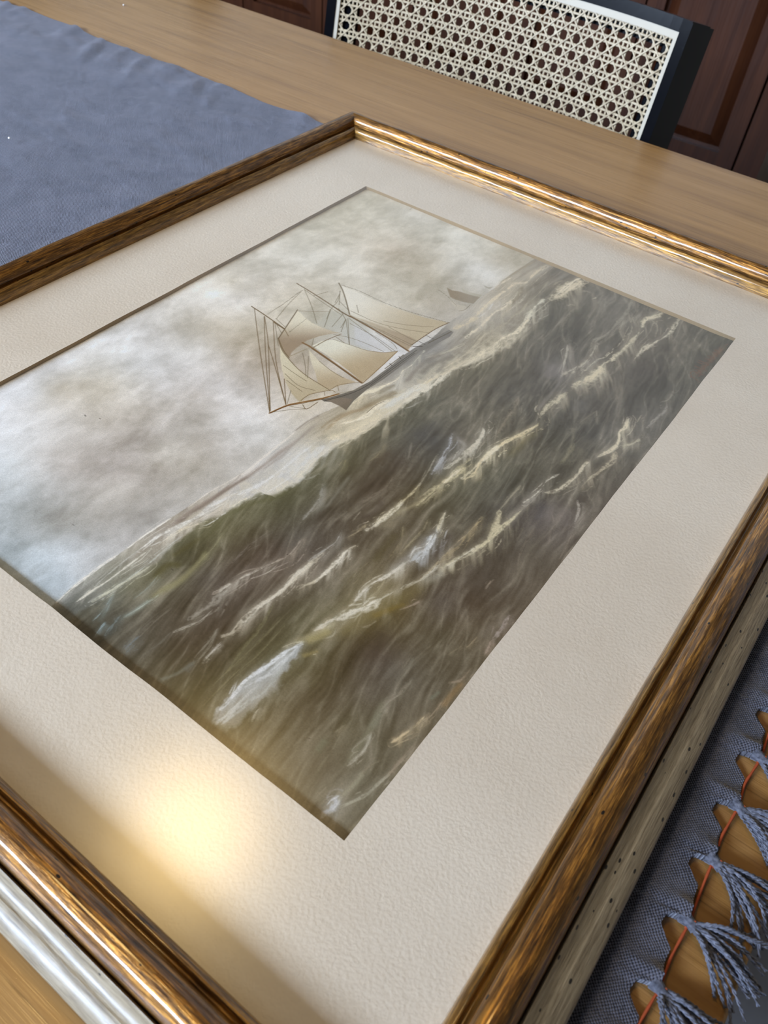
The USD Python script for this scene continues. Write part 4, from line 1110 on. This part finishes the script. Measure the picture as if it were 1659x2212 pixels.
def lattice(x, y, seed):
    """Smooth value noise in [0, 1] on the points x, y (a lattice of random values, wrapped at 256)."""
    from scipy import ndimage
    g = np.random.default_rng(seed).random((256, 256))
    return ndimage.map_coordinates(g, [np.mod(x, 256), np.mod(y, 256)], order=2, mode='grid-wrap', prefilter=False)
def octaves(x, y, seed, n=4, gain=0.55):
    s = 0; a = 1.0; t = 0
    for k in range(n):
        s = s + a * lattice(x * 2 ** k + 17.3 * k, y * 2 ** k + 5.1 * k, seed + k); t += a; a *= gain
    return s / t
def artwork(NX=900, NY=1000):
    from scipy.interpolate import RBFInterpolator, RegularGridInterpolator
    D = PAINT; q = 1e-4
    xs = axis_samples(-1.0640, 0.0080, NX, lambda t: 1 / (1.15 - 0.55 * (t + 1.06) / 1.06) + 1.1 * np.exp(-((t + 0.53) / 0.16) ** 2))
    ys = axis_samples(-0.0080, 1.4350, NY, lambda t: 1 / (0.62 + 0.62 * t) + 1.1 * np.exp(-((t - 0.76) / 0.20) ** 2))
    X, Y = np.meshgrid(xs, ys, indexing='ij')
    to_lin = lambda c: np.where(np.asarray(c, float) / 255 < 0.04045, np.asarray(c, float) / 255 / 12.92, ((np.asarray(c, float) / 255 + 0.055) / 1.055) ** 2.4)
    def field(pts, smooth):
        a = np.array(pts, float)
        gx, gy = np.linspace(xs[0], xs[-1], 90), np.linspace(ys[0], ys[-1], 120)
        G = np.stack(np.meshgrid(gx, gy, indexing='ij'), -1).reshape(-1, 2)
        v = RBFInterpolator(a[:, :2] * q, a[:, 2:], kernel='linear', smoothing=smooth, neighbors=40)(G).reshape(90, 120, 3)
        return np.clip(np.stack([RegularGridInterpolator((gx, gy), v[..., c])((X, Y)) for c in range(3)], -1), 20, 245)
    N1 = octaves(X * 95, Y * 95, 1, 4, 0.7); N2 = octaves(X * 26, Y * 26, 21, 4, 0.6); N3 = octaves(X * 300, Y * 300, 31, 2, 0.8)
    sst = lambda v, a, b: (lambda t: t * t * (3 - 2 * t))(np.clip((v - a) / (b - a), 0, 1))
    # ---- sky: washes of warm grey and cool white
    def mute(F, k, lift=0.0):
        g = F.mean(-1, keepdims=True); return g + (F - g) * k + lift
    C = mute(field(D['sky'], 0.0006), 0.72)
    wx, wy = (octaves(X * 5, Y * 4, 41, 3) - 0.5) * 0.10, (octaves(X * 5, Y * 4, 47, 3) - 0.5) * 0.16
    wx2, wy2 = (octaves(X * 22, Y * 18, 43, 3) - 0.5) * 0.035, (octaves(X * 22, Y * 18, 49, 3) - 0.5) * 0.05
    ca = octaves((X + wx * 0.5) * 12, (Y + wy * 0.5) * 8, 51, 5, 0.62) - 0.5
    cb = octaves((X + wx * 0.6 + wx2) * 34, (Y + wy * 0.6 + wy2) * 24, 61, 5, 0.72) - 0.5
    puff = np.abs(octaves((X + wx * 0.6 + wx2) * 19, (Y + wy * 0.6 + wy2) * 13, 57, 5, 0.62) - 0.5)
    tone = ca * 56 + cb * 52 - (puff - 0.10) * 95 + (sst(ca, -0.03, 0.05) - 0.5) * 7
    C = C + tone[..., None] * np.array([0.96, 1.0, 1.10]) + ((N3 - 0.5) * 8 + (N1 - 0.5) * 8)[..., None]
    # ---- sea
    def line_x(pts):
        p = np.array(pts, float) * q; o = np.argsort(p[:, 1]); return np.interp(ys, p[o, 1], p[o, 0])
    hx = line_x(D['hor'])[None, :]
    dsea = X - hx + (N1 - 0.5) * 0.006                       # > 0 below the horizon
    cx = line_x(D['crest'])[None, :]
    # brush streaks lie nearly along the sheet, lifting a little towards the right
    def turned(deg, wob):
        c, d = math.cos(math.radians(deg)), math.sin(math.radians(deg))
        u, v = X + (octaves(X * 8, Y * 6, 71, 3) - 0.5) * wob, Y + (octaves(X * 8, Y * 6, 77, 3) - 0.5) * wob
        return v * c - u * d, v * d + u * c
    al, ac = turned(8, 0.075)
    fold = octaves(al * 5, ac * 30, 81, 4, 0.6) - 0.5
    fine = octaves(al * 15, ac * 120, 91, 3, 0.75) - 0.5
    bl, bc = turned(1, 0.06); broad = octaves(bl * 2.6, bc * 12, 87, 3, 0.5) - 0.5
    dl, dc = turned(20, 0.09)
    rid = 1 - np.abs(2 * octaves(al * 4.5 + 3, ac * 30, 101, 3, 0.5) - 1)
    rid2 = 1 - np.abs(2 * octaves(dl * 8 + 9, dc * 44, 107, 3, 0.5) - 1)
    rid3 = 1 - np.abs(2 * octaves(bl * 9 + 5, bc * 70, 119, 3, 0.6) - 1)
    el, ec = turned(30, 0.04); fall = octaves(el * 13, ec * 115, 151, 3, 0.7)
    dcr = X - cx + (N2 - 0.5) * 0.020 + (N1 - 0.5) * 0.012 + fine * 0.010
    sp = np.array(D['sea'], float); o = np.argsort(np.array(D['crest'])[:, 1]); cr = np.array(D['crest'], float)[o]
    low = sp[:, 0] > np.interp(sp[:, 1], cr[:, 1], cr[:, 0])
    lo_f, up_f = mute(field(sp[low], 0.0008), 0.80), mute(field(sp[~low], 0.0008), 0.72)
    mc = sst(dcr, -0.004, 0.007)[..., None]
    B = up_f * (1 - mc) + lo_f * mc
    deep = np.clip((172 - B.mean(-1)) / 70, 0.45, 1)
    mask = octaves(X * 7, Y * 6, 113, 3)
    wisp = sst(rid, 0.80, 1.0) * sst(mask, 0.36, 0.60) * 0.44 + sst(rid, 0.93, 1.0) * sst(mask, 0.30, 0.55) * 0.34 + sst(rid2, 0.84, 1.0) * sst(1 - mask, 0.36, 0.6) * 0.34 + sst(rid2, 0.94, 1.0) * sst(1 - mask, 0.3, 0.55) * 0.30 + sst(rid3, 0.80, 1.0) * sst(octaves(X * 9, Y * 8, 127, 3), 0.42, 0.62) * 0.34
    up_s = (octaves(bl * 5, bc * 42, 131, 4, 0.65) - 0.5) * 104 + (octaves(bl * 16, bc * 130, 137, 3, 0.7) - 0.5) * 46
    B = B - 2 * mc + (up_s[..., None] * np.array([1.0, 1.0, 1.03]) - 6) * (1 - mc)
    B = B + mc * (broad * 34 + fold * 52 + fine * 58)[..., None] * deep[..., None] + ((N3 - 0.5) * 11 + (N1 - 0.5) * 10)[..., None]
    B = B + (np.array([196, 190, 173]) - B) * np.clip(wisp * (0.06 + 0.85 * (fine + 0.5) * N1), 0, 0.5)[..., None] * mc
    # the breaking crest: curled, clotted foam along the edge of the big swell
    lip = sst(dcr, -0.085, -0.012) * (1 - sst(dcr, -0.004, 0.006)) * sst(Y, 0.10, 0.34) * (1 - sst(Y, 1.05, 1.25))
    curl = 1 - np.abs(2 * octaves(X * 58 + (N2 - 0.5) * 3, Y * 48, 141, 3, 0.6) - 1)
    B = B + (np.array([216, 208, 186]) - B) * (lip * sst(curl, 0.62, 1.0) * 0.42)[..., None] - (lip * (1 - sst(curl, 0.10, 0.70)) * 14)[..., None]
    rim = np.exp(-((dcr + 0.004) / 0.0045) ** 2) * sst(Y, 0.15, 0.4) * (1 - sst(Y, 1.0, 1.2)); B = B + (np.array([220, 214, 196]) - B) * (rim * 0.5 * sst(N1, 0.35, 0.6))[..., None]
    m = sst(dsea, -0.0016, 0.0016)[..., None]
    C = C * (1 - m) + B * m
    def window(P, pad):
        a = np.searchsorted(xs, P[:, 0].min() - pad); b = np.searchsorted(xs, P[:, 0].max() + pad)
        c = np.searchsorted(ys, P[:, 1].min() - pad); d = np.searchsorted(ys, P[:, 1].max() + pad)
        return slice(max(a, 0), b), slice(max(c, 0), d)
    def smooth(P, k=5):
        if len(P) < 3: return np.stack([np.interp(np.linspace(0, len(P) - 1, k * (len(P) - 1) + 1), np.arange(len(P)), P[:, i]) for i in (0, 1)], 1)
        E = np.vstack([2 * P[0] - P[1], P, 2 * P[-1] - P[-2]]); out = []
        for i in range(1, len(E) - 2):
            t = np.linspace(0, 1, k, endpoint=False)[:, None]; a, b, c, d = E[i - 1], E[i], E[i + 1], E[i + 2]
            out.append(0.5 * (2 * b + (c - a) * t + (2 * a - 5 * b + 4 * c - d) * t ** 2 + (3 * b - a - 3 * c + d) * t ** 3))
        return np.vstack(out + [P[-1:]])
    def distance(P, x, y):
        best = np.full(x.shape, 1e9); at = np.zeros(x.shape); n = len(P) - 1; side = np.zeros(x.shape)
        for i in range(n):
            d = P[i + 1] - P[i]; L = d @ d + 1e-12
            t = np.clip(((x - P[i, 0]) * d[0] + (y - P[i, 1]) * d[1]) / L, 0, 1)
            r = (x - P[i, 0] - t * d[0]) ** 2 + (y - P[i, 1] - t * d[1]) ** 2
            k = r < best; best = np.where(k, r, best); at = np.where(k, (i + t) / n, at); side = np.where(k, x - P[i, 0] - t * d[0], side)
        return np.sqrt(best), at, side
    def brush(items):
        for kind, w_, r, g, b, a, flat in items:
            P = smooth(np.array(flat, float).reshape(-1, 2) * q); w = max(w_ * q, 0.0004) * (1.35 if kind == 'f' else 1.0)
            sl = window(P, w * 5)
            if sl[0].start >= sl[0].stop or sl[1].start >= sl[1].stop: continue
            x, y = X[sl], Y[sl]; d, t, side = distance(P, x, y)
            if kind == 'l':
                cov = 1 - sst(d, w * 0.12, w * 0.52 + 0.00045); A = min(1, a * 1.1) * cov
            elif kind == 's':
                d = d + (N2[sl] - 0.5) * w * 1.2; tp = sst(t, 0, 0.12) * (1 - sst(t, 0.85, 1.0)); A = a * np.exp(-(d / (w * 0.62)) ** 2) * (0.25 + 0.75 * tp)
            else:
                tp = 0.45 + 0.55 * sst(t, 0, 0.12) * (1 - 0.8 * sst(t, 0.8, 1.0)); wv = w * tp
                st, sf = fine[sl] * 1.5 + 0.5, fall[sl]
                so = np.sign(side) * d; rr = np.random.default_rng(int(abs(flat[0]) * 7 + abs(flat[1])))
                d = np.abs(d + (N1[sl] - 0.5) * w * 1.5 + (N2[sl] - 0.5) * w * 1.6 + (st - 0.5) * w * 1.0)
                core = 1 - sst(d, wv * 0.08, wv * 0.80)
                low = sst(side, -0.4 * w, 0.7 * w)
                halo = low * np.exp(-(d / (wv * 2.8)) ** 2) * (0.10 + 0.55 * sst(sf, 0.44, 0.74)) + (1 - low) * np.exp(-(d / (wv * 1.3)) ** 2) * 0.25
                strand = 0
                for j in range(4):
                    o = w * (rr.uniform(-1.5, 2.6) + rr.uniform(0.3, 1.1) * np.sin(t * rr.uniform(3, 9) + rr.uniform(0, 6))) + (N2[sl] - 0.5) * w * 2.2
                    t0 = rr.uniform(-0.2, 0.7)
                    strand = np.maximum(strand, (1 - sst(np.abs(so - o), w * 0.03 + 0.0002, w * 0.22 + 0.0006)) * sst(t, t0, t0 + 0.12) * (1 - sst(t, t0 + 0.25, t0 + 0.55)) * rr.uniform(0.3, 0.75))
                A = min(1.0, a * 1.2) * np.maximum(np.maximum(core * (0.30 + 0.70 * sst(N3[sl] * 0.35 + N1[sl] * 0.30 + st * 0.35, 0.26, 0.54)), halo), strand * sst(N3[sl] + st, 0.7, 1.1)) * (0.4 + 0.6 * tp)
            col = np.array([r, g, b], float) * (0.78 if kind == 'l' else 1.0) + (3 if kind == "f" else 0)
            C[sl] += (col - C[sl]) * A[..., None]
    def inside(P, x, y):
        k = np.zeros(x.shape, bool); n = len(P)
        for i in range(n):
            (x1, y1), (x2, y2) = P[i], P[(i + 1) % n]
            k ^= ((y1 > y) != (y2 > y)) & (x < (x2 - x1) * (y - y1) / (y2 - y1 + 1e-15) + x1)
        return k
    def shape(items, rough=0.0):
        for ra, ga, ba, rb, gb, bb, pax, pay, pbx, pby, a, soft, flat in items:
            P = np.array(flat, float).reshape(-1, 2) * q; s = max(soft * q, 0.0008); sl = window(P, s * 4 + 0.004)
            x, y = X[sl] + (N1[sl] - 0.5) * rough, Y[sl] + (N2[sl] - 0.5) * rough
            d, _, _ = distance(np.vstack([P, P[:1]]), x, y); d = np.where(inside(P, x, y), -d, d)
            pa, pb = np.array([pax, pay]) * q, np.array([pbx, pby]) * q; v = pb - pa
            t = sst(((x - pa[0]) * v[0] + (y - pa[1]) * v[1]) / (v @ v), 0, 1)
            col = np.array([ra, ga, ba], float) * (1 - t[..., None]) + np.array([rb, gb, bb], float) * t[..., None]
            if not rough: col = mute(col, 0.66) + 5
            col = col + ((N1[sl] - 0.5) * 14 + (N2[sl] - 0.5) * (16 + 40 * (rough > 0)))[..., None]
            A = a * (1 - sst(d + (fine[sl] * rough * 1.2), -s, s * 0.6)) * (1 - (rough > 0) * np.clip(sst(fine[sl] + N1[sl] * 0.5, 0.22, 0.5) * 0.5 + sst(fall[sl], 0.5, 0.7) * 0.35, 0, 1)); C[sl] += (col - C[sl]) * A[..., None]
    shape(D['wedge'], 0.022); brush(D['strokes']); brush(D['sig']); shape(D['ship']); brush(D['lines'])
    return xs, ys, np.clip(to_lin(np.clip(C, 8, 250)) * np.array(PAINT_GAIN) - np.array(PAINT_HAZE), 0.004, 0.95)
#PAINT_END
xs, ys, rgb = artwork()
X, Y = np.meshgrid(xs, ys, indexing='ij')
V = np.stack([X * S, Y * S, np.full_like(X, ZM + (MD - 0.0004) * S)], -1).reshape(-1, 3)
art = part('painting', (V, grid(len(xs), len(ys))), MAT['watercolour'], pic)
pv = UsdGeom.PrimvarsAPI(art).CreatePrimvar('pigment', Sdf.ValueTypeNames.Color3fArray, 'vertex')
pv.Set(Vt.Vec3fArray.FromNumpy(np.ascontiguousarray(np.clip(rgb, 0, 1).reshape(-1, 3), dtype=np.float32)))

# ------------------------------------------------------------------ cane-backed chairs
PIT, TILT, TWIST, K2, K4 = 0.0563 * S, 0.2076, 0.0511 / S, 0.0922 / S, 0.0929 / S ** 3
HZ0 = ZM - 0.1538 * S          # height of the lattice's row 0
def back_point(s, h, n=0.0):
    """A point of the curved, raked back: s along it, h up it from row 0, n towards the sitter (-y)."""
    s, h, n = np.broadcast_arrays(np.asarray(s, float), np.asarray(h, float), np.asarray(n, float))
    a = TILT + TWIST * s
    sl = 2 * K2 * s + 4 * K4 * s ** 3
    x = s - (2 / 3) * K2 ** 2 * s ** 3; y = -(K2 * s ** 2 + K4 * s ** 4)
    nx, ny, nz = -sl / np.sqrt(1 + sl ** 2) * np.cos(a), -1 / np.sqrt(1 + sl ** 2) * np.cos(a), np.sin(a)
    return np.stack([x + nx * n, y + h * np.sin(a) + ny * n, HZ0 + h * np.cos(a) + nz * n], -1)
def ribbon(s, h, ds, dh, wid, n0, th=0.0006):
    """A flat strip along the path (s, h) whose cross direction is (ds, dh)."""
    m = len(s); c = [(-wid / 2, 0), (-wid / 3, th), (wid / 3, th), (wid / 2, 0)]
    V = np.stack([back_point(s + ds * o, h + dh * o, n0 + e) for o, e in c], 1).reshape(-1, 3)
    return trimesh.Trimesh(V, grid(m, 4)[:, ::-1], process=False)
def slab(s0, s1, h0, h1, n0, n1, ns=2, nh=2):
    """A box in (s, h, n) bent to the back's curve."""
    s = np.linspace(s0, s1, ns); h = np.linspace(h0, h1, nh)
    Sg, Hg = np.meshgrid(s, h, indexing='ij')
    a = back_point(Sg, Hg, n1).reshape(-1, 3); b = back_point(Sg, Hg, n0).reshape(-1, 3)
    F = grid(ns, nh); N = ns * nh
    rim = [i * nh for i in range(ns)] + [(ns - 1) * nh + j for j in range(1, nh)] + [i * nh + nh - 1 for i in range(ns - 2, -1, -1)] + [j for j in range(nh - 2, 0, -1)]
    sd = []
    for p, q in zip(rim, rim[1:] + rim[:1]): sd += [[p, p + N, q + N], [p, q + N, q]]
    m = trimesh.Trimesh(np.vstack([a, b]), np.vstack([F, F[:, ::-1] + N, np.array(sd)]), process=False)
    if m.volume < 0: m.invert()
    return m
SE, HT, HBOT = 12.70 * PIT, 5.75 * PIT, -9.6 * PIT
def cane():
    ms = []; c = np.array
    sl, hl = np.linspace(-SE, SE, 40), np.linspace(HBOT, HT, 24)
    jr = np.random.default_rng(3)
    for i in range(-13, 13):
        for o in (-0.17, 0.17):
            s0 = (i + 0.5 + o + jr.normal(0, 0.012)) * PIT
            if abs(s0) < SE: ms.append(ribbon(np.full(24, s0), hl, 1, 0, 0.145 * PIT, 0.0))
    for j in range(-10, 6):
        for o in (-0.17, 0.17):
            h0 = (j + 0.5 + o + jr.normal(0, 0.012)) * PIT
            if HBOT < h0 < HT: ms.append(ribbon(sl, np.full(40, h0), 0, 1, 0.145 * PIT, 0.0005))
    for sg in (1, -1):
        for k in range(-24, 24):
            off = (k + 0.5 + jr.normal(0, 0.01)) * PIT
            h = np.linspace(HBOT, HT, 60); s = off + sg * h
            ok = np.abs(s) <= SE
            if ok.sum() > 2: ms.append(ribbon(s[ok], h[ok], 0.7071, -0.7071 * sg, 0.125 * PIT, 0.0010 + 0.0004 * (sg > 0)))
    return trimesh.util.concatenate(ms)
def make_chair(label, loc, rz):
    t = thing('cane_chair', label, 'chair', loc, rz, 'cane-backed chairs around the table')
    part('cane_webbing', cane(), MAT['cane'], t, 40, kind='stuff')
    part('spline', join(slab(-SE - 0.003, SE + 0.003, HT - 0.001, HT + 0.0055, -0.002, 0.003, 40), slab(-SE - 0.003, SE + 0.003, HBOT - 0.0055, HBOT + 0.001, -0.002, 0.003, 40),
                        slab(-SE - 0.003, -SE + 0.0015, HBOT, HT, -0.002, 0.003, 2, 12), slab(SE - 0.0015, SE + 0.003, HBOT, HT, -0.002, 0.003, 2, 12)), MAT['spline'], t, label='cream cane spline')
    B = MAT['black_lacquer']
    e = SE + 0.003
    part('back_rail', slab(-e - 0.010, e + 0.010, HT + 0.0055, HT + 0.017, -0.030, 0.004, 40), B, t)
    part('back_rail', slab(-e - 0.010, e + 0.010, HBOT - 0.030, HBOT - 0.0055, -0.030, 0.004, 40), B, t)
    part('rebate', join(slab(-e, e, HT - 0.011, HT + 0.0056, -0.030, -0.004, 40), slab(-e, -e + 0.017, HBOT, HT, -0.030, -0.004, 4, 12), slab(e - 0.017, e, HBOT, HT, -0.030, -0.004, 4, 12)), B, t)
    for sg in (-1, 1):
        a, b = sorted((sg * e, sg * (e + 0.011)))
        part('post', join(slab(a, b, HBOT - 0.030, HT + 0.016, -0.036, 0.004, 2, 12)), B, t)
        p0 = back_point(sg * (e + 0.005), HBOT - 0.026, -0.016); p1 = np.array([p0[0] * 0.98, p0[1] + 0.05, 0.0])
        part('leg', manifold3d.Manifold.batch_hull([manifold3d.Manifold.cube((0.022, 0.036, 0.002), True).translate(tuple(p0)), manifold3d.Manifold.cube((0.020, 0.028, 0.002), True).translate((p1[0], p1[1], 0.001))]), B, t)
        part('leg', manifold3d.Manifold.batch_hull([manifold3d.Manifold.cube((0.030, 0.034, 0.002), True).translate((sg * 0.20, -0.42, 0.41)), manifold3d.Manifold.cube((0.024, 0.026, 0.002), True).translate((sg * 0.20, -0.43, 0.001))]), B, t)
    part('seat_frame', rbox(-0.225, 0.225, -0.45, -0.055, 0.395, 0.425, 0.005), B, t, 30)
    part('seat_cushion', rbox(-0.22, 0.22, -0.445, -0.05, 0.425, 0.472, 0.014, 20), MAT['cushion_grey'], t, 40, label='grey upholstered seat pad')
    return t
ch = make_chair('black lacquered dining chair with curved cane back, seen across the table beyond the picture', W(-1.483, 2.8, 0) * [1, 1, 0], math.degrees(0.0157))
def copy_chair(label, loc, rz):
    r = thing('cane_chair', label, 'chair', loc, rz, 'cane-backed chairs around the table')
    r.GetReferences().AddInternalReference(ch.GetPath()); r.SetInstanceable(True)
copy_chair('black cane chair left of the one in view, mirrored as a dark tabletop bar', W(-1.483 - 2.37, 2.78, 0) * [1, 1, 0], 1.0)
copy_chair('black chair whose grey seat shows past the runner tassels at the table end', W(1.02, 0.45, 0) * [1, 1, 0], -90.0)

# ------------------------------------------------------------------ pendant lamp over the table
pl = thing('pendant_lamp', 'warm globe pendant lamp hanging over the table, mirrored as a glow in the picture glass', 'lamp', LAMP_AT)
part('globe', trimesh.creation.icosphere(3, 0.078), MAT['lamp_glow'], pl, True)
part('cap', lathe([(0, 0.098), (0.022, 0.098), (0.028, 0.070), (0, 0.070)]), MAT['brass'], pl, 40)
part('cable', tube([(0, 0, 0.095), (0, 0, 1.0), (0, 0, ZC - LAMP_AT[2])], 0.003, 8), MAT['black_lacquer'], pl, True)
part('ceiling_rose', lathe([(0, ZC - LAMP_AT[2]), (0.05, ZC - LAMP_AT[2]), (0.045, ZC - LAMP_AT[2] - 0.02), (0, ZC - LAMP_AT[2] - 0.025)]), MAT['brass'], pl, 40)

# ------------------------------------------------------------------ crumbs
for lab, x, y, z in (('tiny white crumb lying on the bare oak near the table\'s far edge', -2.76, 2.06, -0.037), ('tiny white crumb lying on the grey runner left of the frame', -1.98, 0.965, -0.016)):
    p = W(x, y, z)
    m = trimesh.creation.icosphere(1, 0.0011); m.vertices *= [1, 0.8, 0.7]; m.apply_translation(p)
    tag(part('crumb', m, MAT['crumb_white'], None, True), lab, 'crumb', 'white crumbs on the table')
